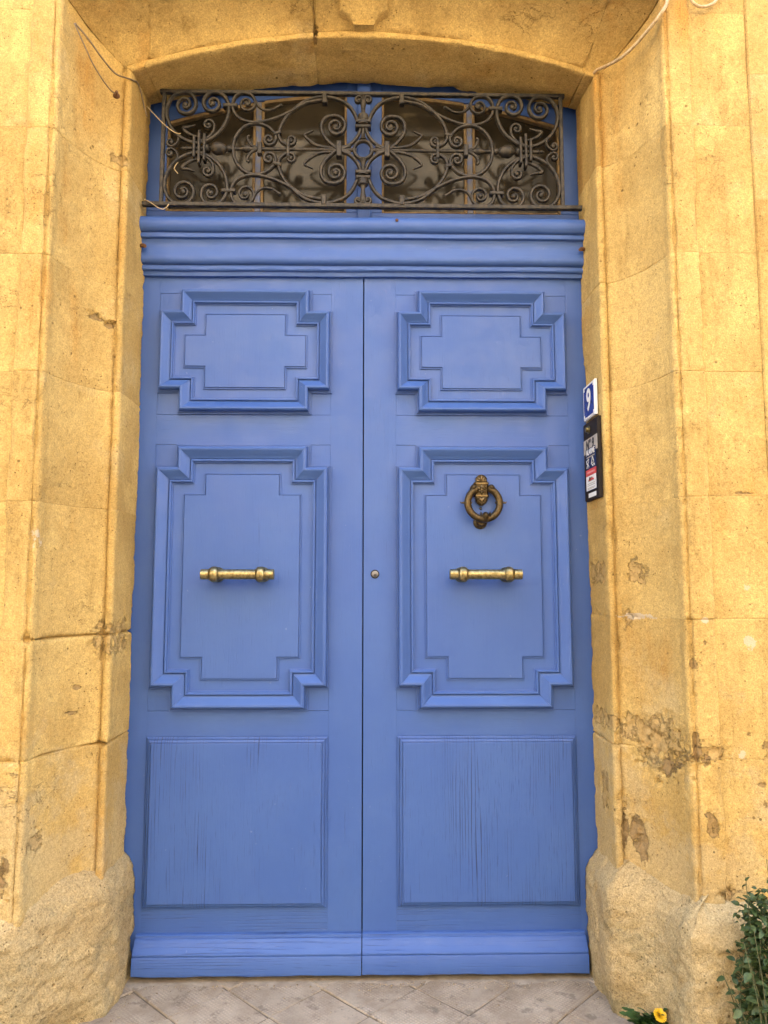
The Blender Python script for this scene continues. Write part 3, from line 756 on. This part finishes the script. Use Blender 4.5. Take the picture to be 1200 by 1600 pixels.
# ------------------------------------------------------------------ moulded transom rail
tr = empty('transom_rail', (0, .02, 2.4), 'thick moulded blue timber transom rail running above both door leaves', 'transom')
prof = [(2.602, -.03), (2.602, .058), (2.5985, .0665), (2.591, .0735), (2.580, .0780), (2.569, .0785), (2.558, .0755), (2.549, .0690), (2.5455, .0625), (2.5450, .0560), (2.5405, .0555), (2.5395, .0600), (2.5330, .0620), (2.5265, .0600), (2.5245, .0555),
        (2.5240, .0480), (2.516, .0445), (2.505, .0425), (2.492, .0425), (2.478, .0440), (2.464, .0460), (2.453, .0465), (2.4455, .0440), (2.4400, .0385), (2.4375, .0310), (2.4370, .0260), (2.4335, .0255), (2.4325, .0300), (2.4260, .0320), (2.4190, .0305), (2.4155, .0260), (2.4150, .0190), (2.4060, .0170), (2.4010, .0160), (2.4, -.03)]
nx = 120; xs = np.linspace(-.802, .798, nx); v = []
for x in xs:
    wv = .0016 * math.sin(x * 2.1 + .4) + .0007 * math.sin(x * 13)
    for z, o_ in prof: v.append((x, -o_ + .0004 * math.sin(x * 40 + z * 90), z + wv))
n = len(prof)
f = [(i * n + k, (i + 1) * n + k, (i + 1) * n + (k + 1) % n, i * n + (k + 1) % n) for i in range(nx - 1) for k in range(n)] + [tuple(range(n))[::-1], tuple((nx - 1) * n + k for k in range(n))]
mk('rail_moulding', v, f, PH, tr, True, None, None, 40)
m = MB(); m.box(-.84, .84, .012, .06, 2.44, 2.60); m.build('backing_board', PH, tr, False)
m = MB(); m.lathe([(0, .005), (.004, .006), (.007, .002)], (.118, -.0775, 2.583), (0, -1, .2), 10); m.build('screw', RUST, tr)
for sx, lab in ((-1, 'rusty iron pin stub at the transom end over the plain leaf'), (1, 'rusty iron pin stub at the transom end over the knocker leaf')):
    e = MB(); x = sx * .792
    e.tube([(x + sx * .02, -.055, 2.492), (x, -.058, 2.490), (x - sx * .012, -.060, 2.489), (x - sx * .016, -.066, 2.486)], .0055, 8); e.ball((x - sx * .006, -.06, 2.491), (.012, .010, .007), 10, 6)
    tag(e.build('iron_pin', RUST, None, True, 40, (x, -.055, 2.49)), lab, 'iron pin', 'rusty iron pins at the ends of the transom')

# ------------------------------------------------------------------ fanlight window behind the grille
fw = empty('fanlight_window', (0, .05, 2.6), 'arched blue fanlight window of four dusty dark panes behind the iron grille', 'window')
ztop = lambda x: 3.142 - .222 * x * x
def boxp(name, x0, x1, y0, y1, z0, z1, mat, parent, bev=.002):
    m = MB(); m.box(x0, x1, y0, y1, z0, z1, bev); return m.build(name, mat, parent, False)
boxp('bottom_rail', -.85, .85, .030, .075, 2.58, 2.668, PH, fw)
for sx in (-1, 1):
    a, b = sorted((sx * .738, sx * .86)); boxp('stile', a, b, .031, .075, 2.668, 3.25, PV, fw)
    a, b = sorted((sx * .0015, sx * .066)); boxp('stile', a, b, .0305, .075, 2.668, 3.25, PV, fw)
    a, b = sorted((sx * .386, sx * .410)); boxp('glazing_bar', a, b, .034, .07, 2.668, ztop(.40) + .002, PALEBLUE, fw, .004)
    xs = np.linspace(.066, .738, 24) * sx; xs.sort()
    poly = [(x, ztop(x)) for x in xs] + [(xs[-1], 3.25), (xs[0], 3.25)]
    m = MB(); m.prism(poly, .0315, .075); m.build('top_rail', PH, fw, False)
    # panes and their putty beads
    for a, b in ((.066, .386), (.410, .738)):
        px = np.sort(np.linspace(a - .002, b + .002, 10) * sx)
        poly = [(px[0], 2.664), (px[-1], 2.664)] + [(x, ztop(x) + .004) for x in px[::-1]]
        m = MB(); m.prism(poly, .052, .056); pn = m.build('pane', GLASS, fw, False)
        xa, xb = px[0] + .0015, px[-1] - .0015
        for s_, e_ in (((xa + .004, 2.668), (xa + .004, ztop(xa) - .002)), ((xb - .004, 2.668), (xb - .004, ztop(xb) - .002))):
            boxp('putty_bead', s_[0] - .005, s_[0] + .005, .033, .052, s_[1], e_[1], BEAD, pn, .003)
        boxp('putty_bead', xa + .0095, xb - .0095, .0335, .052, 2.6685, 2.677, BEAD, pn, .003)
        bx = np.linspace(xa + .0095, xb - .0095, 10)
        poly = [(x, ztop(x) - .013) for x in bx] + [(x, ztop(x) - .001) for x in bx[::-1]]
        m = MB(); m.prism(poly, .0335, .052); m.build('putty_bead', BEAD, pn, False)
boxp('mullion', -.0275, .0275, .012, .0304, 2.603, 3.25, PV, fw, .006)
boxp('backing_panel', -.85, .85, .0765, .09, 2.5, 3.3, DARK, fw, 0)

# ------------------------------------------------------------------ wrought iron grille
gr = empty('iron_grille', (0, -.08, 2.634), 'dark wrought iron grille of scrolls, rods and collars set before the arched fanlight', 'grille')
GY = -.08; SU, SV = .000727, .00077
def gp_(u, v): return ((u - 1152) * SU - .003, 2.846 - (v - 425) * SV)
def spiral(cx, cy, r, a0, turns, sg):
    out = []; n = int(18 * turns) + 4
    for i in range(n + 1):
        t = i / n; a = R(a0) + sg * 2 * math.pi * turns * t; rr = r * (1 - .80 * t ** .9)
        out.append((cx + rr * math.cos(a), cy + rr * math.sin(a)))
    return out
def bar2d(mb, pts, wd=.0092, dp=.013, taper=None, y=GY):
    """flat bar bent in the plane of the grille, edges eased"""
    n = len(pts); P = [Vector(p) for p in pts]; v = []; f = []
    b = .28
    sec = [(-1, -1 + 2 * b), (-1 + 2 * b, -1), (1 - 2 * b, -1), (1, -1 + 2 * b), (1, 1 - 2 * b), (1 - 2 * b, 1), (-1 + 2 * b, 1), (-1, 1 - 2 * b)]
    for i in range(n):
        t = (P[min(i + 1, n - 1)] - P[max(i - 1, 0)]); t = t.normalized() if t.length > 1e-9 else Vector((1, 0)); q = Vector((-t.y, t.x))
        k = taper(i / (n - 1)) if taper else 1.
        for a, c in sec: v.append((P[i].x + q.x * a * wd / 2 * k, y + c * dp / 2 * (.6 + .4 * k), P[i].y + q.y * a * wd / 2 * k))
    m = len(sec)
    for i in range(n - 1):
        for k in range(m): f.append((i * m + k, i * m + (k + 1) % m, (i + 1) * m + (k + 1) % m, (i + 1) * m + k))
    f.append(tuple(range(m))[::-1]); f.append(tuple(range((n - 1) * m, n * m)))
    mb.add(v, f)
QUAD = [  # (name, way points, spiral or None, width factor); drawn for one quarter of the panel
    ('scroll', [(345, 405), (290, 393), (240, 366), (207, 330), (186, 285), (180, 240), (192, 195), (220, 163), (262, 150)], (270, 212, 62, 270, 1.65, 1), 1.1),
    ('scroll', [(345, 403), (400, 380), (445, 342), (475, 292), (487, 240), (480, 195), (457, 163), (424, 149)], (407, 205, 57, 286, 1.5, -1), 1.1),
    ('scroll', [(957, 180), (870, 197), (800, 236), (735, 268), (665, 290), (600, 296), (540, 278), (510, 242), (505, 203), (517, 170), (545, 152), (575, 153)], (574, 203, 50, 272, 1.45, 1), 1.),
    ('tendril', [(614, 182), (632, 214), (662, 232), (702, 230), (732, 212), (744, 206)], None, .8),
    ('scroll', [(1135, 312), (1118, 265), (1088, 214), (1040, 180), (960, 163), (875, 180), (805, 230), (757, 287), (736, 345), (744, 382), (772, 402)], (795, 379, 26, 105, 1.25, -1), 1.05),
    ('scroll', [(511, 426), (516, 385), (535, 347), (570, 314), (620, 299), (675, 313), (711, 345), (722, 372), (712, 396)], (686, 379, 30, 38, 1.35, 1), 1.05),
    ('scroll', [(1090, 408), (1035, 424), (1000, 404), (968, 372), (947, 335), (947, 295), (970, 266), (1008, 258)], (1016, 311, 53, 268, 1.7, 1), 1.05),
    ('scroll', [(1034, 420), (1085, 400), (1122, 362), (1140, 318), (1143, 292)], None, 1.),
    ('leaf', [(1028, 416), (965, 413), (915, 401), (880, 376), (862, 354), (878, 344), (904, 332)], None, .75),
    ('scroll', [(352, 392), (392, 372), (415, 342)], (388, 313, 30, 20, 1.3, -1), .9),
    ('leaf', [(348, 372), (310, 362), (280, 347), (262, 326), (290, 321), (324, 311)], None, .8),
    ('scroll', [(228, 352), (242, 380), (232, 405)], (204, 398, 24, 30, 1.2, 1), .8),
    ('prong', [(628, 421), (602, 408), (586, 388), (581, 366), (590, 360)], None, .9),
    ('scroll', [(1150, 225), (1149, 195), (1142, 168)], (1128, 178, 20, 320, 1.2, -1), .8),
]
for mu in (1, -1):
    for mv in (1, -1):
        for nm, wp, sp, wf in QUAD:
            pts = [Vector((u, v, 0)) for u, v in wp]
            if sp: pts += [Vector((u, v, 0)) for u, v in spiral(*sp)]
            sm = catmull(pts, 7.)
            q = []
            for p in sm:
                v = 425 + mv * (p.y - 425); x, z = gp_(p.x, v); q.append((mu * (x + .003) - .003, z))
            mb = MB(); jy = GY + random.uniform(-.002, .002)
            if nm == 'scroll':
                tp = lambda t: 1. - .35 * max(0, t - .7) / .3
                bar2d(mb, q, .0122 * wf, .0165, tp if sp else None, jy)
                if sp:
                    x, z = gp_(sp[0], 425 + mv * (sp[1] - 425)); x = mu * (x + .003) - .003
                    er = .0105 if sp[2] > 40 else .0068
                    mb.ball((x, jy - .002, z), (er, .0085, er), 10, 6)
            else:
                bar2d(mb, q, .0115 * wf, .012, (lambda t: .35 + 1.0 * math.sin(math.pi * min(1, t * 1.02)) ** .7) if nm == 'leaf' else (lambda t: 1.0 - .1 * t), jy)
                if nm == 'tendril': mb.ball((q[-1][0], jy, q[-1][1]), .006, 8, 5)
            mb.build(nm, IRON, gr, True, 50)
    # collars, per side
    def collar(u, v, wu, hv, dy=.012, ang=0.):
        for mv in ((1, -1) if abs(v - 425) > 8 else (1,)):
            x, z = gp_(u, 425 + mv * (v - 425)); x = mu * (x + .003) - .003
            a = ang * mu * -mv; ca, sa = math.cos(a), math.sin(a); mb = MB()
            mb.box(-wu * SU / 2, wu * SU / 2, GY - dy, GY + dy, -hv * SV / 2, hv * SV / 2, .0025)
            mb.v = [(x + p[0] * ca - p[2] * sa, p[1], z + p[0] * sa + p[2] * ca) for p in mb.v]
            mb.build('collar', IRON, gr, False)
    collar(493, 216, 70, 17); collar(960, 175, 24, 48); collar(728, 349, 40, 15, .011, R(-15)); collar(782, 425, 15, 86); collar(1033, 425, 26, 76, .014); collar(642, 425, 22, 56)
    for u, a, b in ((321, 372, 462), (345, 342, 488), (371, 360, 474)):
        collar(u, 425, 13, b - a + 16, .016)
    mb = MB(); sp = [(250, 2), (262, 9), (274, 6), (280, 11.8), (290, 8), (312, 8), (374, 10), (380, 20), (392, 20), (397, 10), (404, 14), (416, 27), (430, 31), (450, 29), (474, 18), (479, 11), (486, 17), (498, 17), (506, 8), (545, 8), (562, 12), (576, 19), (590, 14), (600, 9), (640, 9), (1010, 8), (1120, 10)]
    x0, z0 = gp_(0, 425)
    mb.lathe([(u * SU, r_ * SU) for u, r_ in sp] if mu > 0 else [(u * SU, r_ * SU) for u, r_ in sp], (x0 if mu > 0 else -x0 - .006, GY, z0), (mu, 0, 0), 14)
    mb.build('spindle', IRON, gr, True, 50)
    x, _ = gp_(165, 425); x = mu * (x + .003) - .003
    mb = MB(); mb.box(x - .0065, x + .0065, GY - .007, GY + .007, 2.640, 3.060, .002); mb.build('post', IRON, gr, False)
# middle column
cx, cz = gp_(1152, 425)
mb = MB(); pts = [(cx + math.cos(a) * 44 * SU, cz + math.sin(a) * 44 * SV) for a in np.linspace(0, 2 * math.pi, 41)]; bar2d(mb, pts, .012, .018); mb.build('ring', IRON, gr, True, 50)
for mv in (1, -1):
    mb = MB()
    prof = [(48, 22), (58, 15), (75, 10), (95, 9), (118, 12), (122, 30), (128, 30), (129, 16), (140, 18), (150, 26), (172, 26), (176, 13), (190, 9), (215, 12), (240, 17), (262, 10), (275, 4)]
    mb.lathe([(t * SV, r_ * SU) for t, r_ in prof], (cx, GY, cz), (0, 0, mv), 14); mb.build('spindle', IRON, gr, True, 50)
    for dv, wd in ((112, 78), (138, 74)):
        mb = MB(); mb.box(cx - wd * SU / 2, cx + wd * SU / 2, GY - .014, GY + .014, cz + mv * dv * SV - .006, cz + mv * dv * SV + .006, .0025); mb.build('collar', IRON, gr, False)
mb = MB(); mb.box(-.735, .729, GY - .008, GY + .008, 3.054, 3.067, .002); mb.build('rail', IRON, gr, False)
mb = MB(); mb.box(-.787, .783, GY - .009, GY + .009, 2.627, 2.642, .002); mb.build('rail', IRON, gr, False)

# ------------------------------------------------------------------ plates beside the door
def on_reveal(mb_pts, x): pass
TM = Matrix(((0, 0, -1), (-1, 0, 0), (0, 1, 0)))      # local x -> -Y, local y -> +Z, local z -> -X
def plate(name, y0, y1, z0, z1, xf, th, mat, parent, bev=.0015, corner=0.):
    """flat plate on the jamb reveal, facing the opening: front at x = xf"""
    a, b = -y0, -y1  # local x range (towards the street)
    if corner:
        c = corner; poly = [(a + c, z0), (b - c, z0), (b - c, z0 + c), (b, z0 + c), (b, z1 - c), (b - c, z1 - c), (b - c, z1), (a + c, z1), (a + c, z1 - c), (a, z1 - c), (a, z0 + c), (a + c, z0 + c)]
    else: poly = [(a, z0), (b, z0), (b, z1), (a, z1)]
    m = MB(); m.prism(poly, 0, th, bev)
    m.v = [(xf + p[1], -p[0], p[2]) for p in m.v]
    return m.build(name, mat, parent, False)
def text(name, s, size, yc, zc, xf, mat, parent, sx=1., shear=0., th=.0004):
    cu = bpy.data.curves.new(name, 'FONT'); cu.body = s; cu.size = size; cu.align_x = 'CENTER'; cu.align_y = 'CENTER'; cu.extrude = th; cu.shear = shear; cu.offset = size * .022
    tmp = bpy.data.objects.new('tmp', cu); COL.objects.link(tmp)
    bpy.context.view_layer.update()
    me = bpy.data.meshes.new_from_object(tmp.evaluated_get(bpy.context.evaluated_depsgraph_get()))
    bpy.data.objects.remove(tmp)
    base = origin(parent)
    for v in me.vertices:
        c = v.co; w_ = Vector((xf - c.z, yc - c.x * sx, zc + c.y)); v.co = w_ - base
    me.materials.clear(); me.materials.append(mat); me.name = name
    o = bpy.data.objects.new(name, me); COL.objects.link(o); o.parent = parent; return o
XS = .789
np_o = empty('house_number_plate', (XS, -.107, 1.86), 'white edged blue enamel house number plate reading 9', 'number plate')
plate('plate', -.040, -.170, 1.862, 1.984, XS - .008, .010, WHITE, np_o, .003)
plate('blue_field', -.049, -.161, 1.871, 1.975, XS - .0086, .002, BLUE_ENAMEL, np_o, .0003, .010)
text('numeral', '9', .105, -.105, 1.923, XS - .0093, PRINTWHITE, np_o, .92)
bp = empty('doorbell_panel', (XS, -.112, 1.575), 'black doorbell panel with brass button, name strip and alarm sticker', 'doorbell')
plate('casing', -.030, -.193, 1.578, 1.852, XS - .008, .012, BLACK_PLASTIC, bp, .003)
sb = MB(); sb.lathe([(0, .014), (.003, .014), (.0045, .010), (.012, .0095), (.013, .0075)], (XS - .008, -.098, 1.822), (-1, 0, 0), 18); sb.build('button', BRASS, bp)
ns = plate('name_strip', -.034, -.187, 1.742, 1.792, XS - .0095, .002, GREYPAPER, bp, .0004)
text('lettering', 'N\u00b0 9', .046, -.108, 1.768, XS - .0102, INK, ns, 1.0, .15)
stk = plate('alarm_sticker', -.058, -.168, 1.610, 1.757, XS - .0098, .0022, NAVY, bp, .0003)
text('lettering', 'ALARME', .027, -.113, 1.743, XS - .0105, PRINTWHITE, stk, .95)
for zz, a, b in ((1.7265, -.068, -.158),):
    plate('small_print', a, b, zz - .0022, zz + .0022, XS - .0103, .0006, GREYPAPER, stk, .0001)
# two outline figures on the sticker (a camera and a house alarm cone)
m = MB()
def stroke(pts, r=.0014):
    m.tube([(XS - .0104, y, z) for y, z in pts], r, 5)
stroke([(-.070, 1.716), (-.095, 1.720), (-.090, 1.708), (-.072, 1.705), (-.070, 1.716)]); stroke([(-.080, 1.704), (-.075, 1.694), (-.070, 1.690)]); stroke([(-.083, 1.704), (-.095, 1.693), (-.090, 1.689)])
stroke([(-.122, 1.699), (-.137, 1.722), (-.150, 1.705), (-.122, 1.699)]); stroke([(-.128, 1.697), (-.140, 1.690), (-.150, 1.698)]); stroke([(-.152, 1.697), (-.158, 1.690)])
m.build('pictogram', PRINTWHITE, stk)
plate('red_band', -.056, -.170, 1.662, 1.684, XS - .0103, .001, RED, stk, .0001)
plate('small_print', -.068, -.156, 1.670, 1.6765, XS - .0108, .0005, simple('pale_red_print', (.75, .30, .27)), stk, .0001)
plate('white_field', -.058, -.168, 1.6115, 1.6615, XS - .0103, .001, PRINTWHITE, stk, .0001)
m = MB()
m.tube([(XS - .0109, -.092, 1.643), (XS - .0109, -.104, 1.655)], .0022, 5); m.tube([(XS - .0109, -.104, 1.655), (XS - .0109, -.110, 1.643)], .0022, 5); m.tube([(XS - .0109, -.117, 1.653), (XS - .0109, -.124, 1.653)], .0022, 5)
m.build('emblem', INK, stk)
m = MB(); m.tube([(XS - .0109, -.100, 1.645), (XS - .0109, -.145, 1.646)], .0026, 5); m.tube([(XS - .0109, -.112, 1.650), (XS - .0109, -.138, 1.650)], .0015, 5); m.build('emblem', RED, stk)
for zz in (1.634, 1.628, 1.620, 1.616): plate('small_print', -.072, -.155, zz - .001, zz + .001, XS - .0107, .0004, GREYPAPER, stk, .0001)
plate('torn_label', -.075, -.160, 1.587, 1.602, XS - .0088, .001, PRINTWHITE, bp, .0002)

# ------------------------------------------------------------------ cables and straws
def cable(name, pts, r, mat, label, cat, group=None, step=.01):
    m = MB(); m.tube(catmull(pts, step), r, 8)
    return tag(m.build(name, mat, None, True, None, tuple(pts[0])), label, cat, group)
cable('cable', [(-.900, -.435, 3.035), (-.872, -.398, 3.012), (-.845, -.345, 2.985), (-.822, -.29, 2.975), (-.806, -.235, 3.000), (-.793, -.208, 3.012), (-.788, -.16, 3.03), (-.784, -.11, 2.99), (-.776, -.095, 2.955)], .0028, CABLE_D, 'dark cable stapled along the stone mitre, running down to the grille', 'cable')
cable('cable', [(-.900, -.440, 3.030), (-.880, -.420, 2.985), (-.858, -.375, 2.935), (-.832, -.315, 2.905), (-.818, -.27, 2.912)], .0022, CABLE_D, 'short thin dark cable looping off the stapled one to a wall clip', 'cable')
m = MB(); m.ball((-.823, -.270, 2.910), (.012, .010, .009)); m.lathe([(0, .006), (.02, .005)], (-.823, -.27, 2.91), (.4, -1, .1), 8)
tag(m.build('cable_clip', RUST, None, True, None, (-.823, -.27, 2.91)), 'rusty cable clip at the end of the short dark cable', 'clip')
cable('cable', [(.965, -.462, 3.24), (.957, -.462, 3.12), (.935, -.458, 3.075), (.915, -.430, 3.055), (.880, -.365, 3.035), (.850, -.315, 3.030), (.822, -.255, 3.048), (.806, -.222, 3.060), (.797, -.21, 3.055)], .0055, CABLE_W, 'cream cable running down the stone mitre to the arch corner', 'cable')
cable('cable', [(1.02, -.455, 3.16), (1.035, -.462, 3.115), (1.055, -.458, 3.103), (1.085, -.452, 3.108), (1.12, -.446, 3.135), (1.13, -.444, 3.19)], .0045, CABLE_W, 'slack loop of cream cable hanging on the flat wall stones', 'cable')
cable('straw', [(-.775, -.10, 2.99), (-.745, -.105, 2.955), (-.71, -.10, 2.92), (-.675, -.092, 2.897), (-.655, -.09, 2.895)], .0016, STRAW, 'dry straw caught across the top corner scroll of the grille', 'straw', 'dry straws caught in the grille')
cable('straw', [(-.778, -.09, 2.648), (-.755, -.095, 2.634), (-.725, -.098, 2.612), (-.708, -.098, 2.606), (-.695, -.098, 2.614), (-.688, -.098, 2.626)], .0016, STRAW, 'dry straw lying bent on the blue transom rail under the grille', 'straw', 'dry straws caught in the grille')
cable('straw', [(-.662, -.092, 2.785), (-.674, -.094, 2.762), (-.66, -.094, 2.742)], .0014, STRAW, 'tiny crooked straw stuck below the bundle of iron collars', 'straw', 'dry straws caught in the grille')

# ------------------------------------------------------------------ dandelion and shrub
dn = empty('dandelion', (.835, -.36, -.004), 'small dandelion with one open yellow flower at the foot of the stone', 'dandelion')
def leaf_mesh(name, L, W, lobes, curl, seed):
    r_ = random.Random(seed); n = 13; v = []; f = []
    for i in range(n):
        t = i / (n - 1); wd = W * math.sin(math.pi * min(.98, t * .9 + .05)) ** .8
        if lobes: wd *= .55 + .45 * ((i % 2) * 1.)
        z = curl * math.sin(t * math.pi * .8); x = L * t - (wd * .35 if lobes and i % 2 else 0)
        v += [(x, -wd, z + wd * .25), (x + (0), 0, z), (x, wd, z + wd * .25)]
    for i in range(n - 1): f += [(3 * i, 3 * i + 3, 3 * i + 4, 3 * i + 1), (3 * i + 1, 3 * i + 4, 3 * i + 5, 3 * i + 2)]
    me = bpy.data.meshes.new(name); me.from_pydata(v, [], f); me.update(); me.polygons.foreach_set('use_smooth', [True] * len(me.polygons)); return me
def inst(name, me, parent, loc, rot, sc):
    o = bpy.data.objects.new(name, me); COL.objects.link(o); o.parent = parent
    o.location = Vector(loc) - origin(parent); o.rotation_euler = rot; o.scale = (sc,) * 3; return o
dm = [leaf_mesh('dandelion_leaf', .115, .020, True, .03, k) for k in range(2)]
for me in dm: me.materials.append(LEAF_D)
for i in range(30):
    a = R(180 + random.uniform(-40, 215)); el = random.uniform(-.85, -.1)
    inst('leaf', dm[i % 2], dn, (.835 + random.uniform(-.02, .02), -.345 + random.uniform(-.015, .01), .002), (random.uniform(-.4, .4), el, a), random.uniform(.6, 1.0))
m = MB(); m.tube(catmull([(.835, -.345, 0), (.842, -.36, .03), (.850, -.375, .062)], .006), .0025, 6); m.build('stem', TWIG, dn)
m = MB(); hc = Vector((.851, -.378, .068)); ax = Vector((.05, -.75, .65)).normalized(); uu = ax.orthogonal().normalized(); ww = ax.cross(uu)
for ring, (L, tilt, n) in enumerate(((.0185, .15, 22), (.016, .4, 20), (.0125, .75, 16), (.008, 1.1, 10))):
    for i in range(n):
        a = 2 * math.pi * (i + .5 * (ring % 2)) / n + random.uniform(-.06, .06); d_ = (uu * math.cos(a) + ww * math.sin(a)); tip = hc + (d_ * math.cos(tilt) + ax * math.sin(tilt)) * L * random.uniform(.9, 1.08) + ax * .002
        s_ = ax.cross(d_) * .0021
        b0 = hc + d_ * .002 + ax * .001 * ring
        m.add([b0 - s_ * .5, b0 + s_ * .5, tip + s_, tip - s_, (b0 + tip) / 2 + ax * .001], [(0, 1, 4), (1, 2, 4), (2, 3, 4), (3, 0, 4)])
m.build('flower', PETAL, dn, True, None)

sh = empty('shrub', (1.13, -.62, -.03), 'leafy green shrub growing against the stone plinth', 'shrub')
def oval(L, W, fold, seed):
    v = []; f = []; n = 8
    for i in range(n):
        t = i / (n - 1); wd = W * math.sin(math.pi * t ** .8) ** .8 if 0 < t < 1 else .0004
        z = -.25 * L * t * t
        v += [(L * t, -wd, z + wd * fold), (L * t, 0, z), (L * t, wd, z + wd * fold)]
    for i in range(n - 1): f += [(3 * i, 3 * i + 3, 3 * i + 4, 3 * i + 1), (3 * i + 1, 3 * i + 4, 3 * i + 5, 3 * i + 2)]
    me = bpy.data.meshes.new('leaf'); me.from_pydata(v, [], f); me.update(); me.polygons.foreach_set('use_smooth', [True] * len(me.polygons)); return me
lm = []
for k_, (L, W) in enumerate(((.040, .0115), (.034, .012), (.028, .009), (.046, .013))):
    for mt in LEAFS: me = oval(L, W, .35, k_); me.materials.append(mt); lm.append(me)
nl = 0
rs = random.Random(5)
for b_ in range(34):
    tall = b_ % 5 == 4
    base = Vector((1.045 + rs.uniform(-.07, .07), -.60 + rs.uniform(-.05, .05), -.03))
    ht = rs.uniform(.46, .60) if tall else rs.uniform(.24, .46)
    tip = base + Vector((rs.uniform(.0, .06) if tall else rs.uniform(-.06, .03), rs.uniform(-.08, .05), ht))
    cp = catmull([base, (base + tip) / 2 + Vector((rs.uniform(-.01, .03), rs.uniform(-.03, .03), .03)), tip], .012)
    m = MB(); m.tube(cp, .0022, 5, [1 - .6 * i / len(cp) for i in range(len(cp))]); m.build('stem', TWIG, sh)
    for i, p in enumerate(cp):
        if nl >= 299 or p.z < .12 or rs.random() < .36: continue
        a = rs.uniform(0, 2 * math.pi)
        inst('leaf', rs.choice(lm), sh, p, (rs.uniform(-.9, .3), rs.uniform(-.8, .5), a), rs.uniform(.5, .9)); nl += 1
# the finer inner leaves, too many to pick apart
v = []; f = []
for k_ in range(1300):
    c = Vector((1.065 + rs.gauss(0, .045), -.57 + rs.uniform(-.05, .06), rs.uniform(.08, .47)))
    if c.x < .985 + max(0, c.z - .30) * .30 : continue
    me = rs.choice(lm); M = Matrix.Translation(c - Vector(sh.location)) @ Matrix.Rotation(rs.uniform(0, 6.28), 4, 'Z') @ Matrix.Rotation(rs.uniform(-.9, .5), 4, 'Y') @ Matrix.Rotation(rs.uniform(-.8, .8), 4, 'X') @ Matrix.Scale(rs.uniform(.35, .7), 4)
    n0 = len(v); v += [tuple(M @ q.co + Vector(sh.location)) for q in me.vertices]; f += [tuple(i + n0 for i in p.vertices) for p in me.polygons]
tag(mk('foliage', v, f, LEAFS[0], sh, True), None, None, None, 'stuff')
# grit and crumbs of mortar swept against the door foot and the stones
v = []; f = []; rg = random.Random(11)
for k_ in range(520):
    if k_ % 3: x = rg.uniform(-.74, .74); y = -.062 - abs(rg.gauss(0, .018))
    elif k_ % 2: x = rg.uniform(-.76, .76); y = rg.uniform(-.34, -.06)
    else: sd_ = rg.choice((-1, 1)); x = sd_ * (.742 - abs(rg.gauss(0, .012))); y = rg.uniform(-.28, -.06)
    r_ = .0011 + .0030 * rg.random() ** 4; n0 = len(v); a0 = rg.uniform(0, 6.28)
    for i in range(5): v.append((x + r_ * math.cos(a0 + i * 1.257) * rg.uniform(.7, 1.3), y + r_ * math.sin(a0 + i * 1.257) * rg.uniform(.7, 1.3), .0005))
    v.append((x + r_ * .2, y, .001 + r_ * rg.uniform(.7, 1.2)))
    f += [(n0 + i, n0 + (i + 1) % 5, n0 + 5) for i in range(5)]
tag(mk('grit', v, f, simple('grit', (.40, .32, .20), .95, vscale=220, c2=(.12, .09, .06)), None, False), 'fine grit and crumbs scattered along the door foot', None, None, 'stuff')
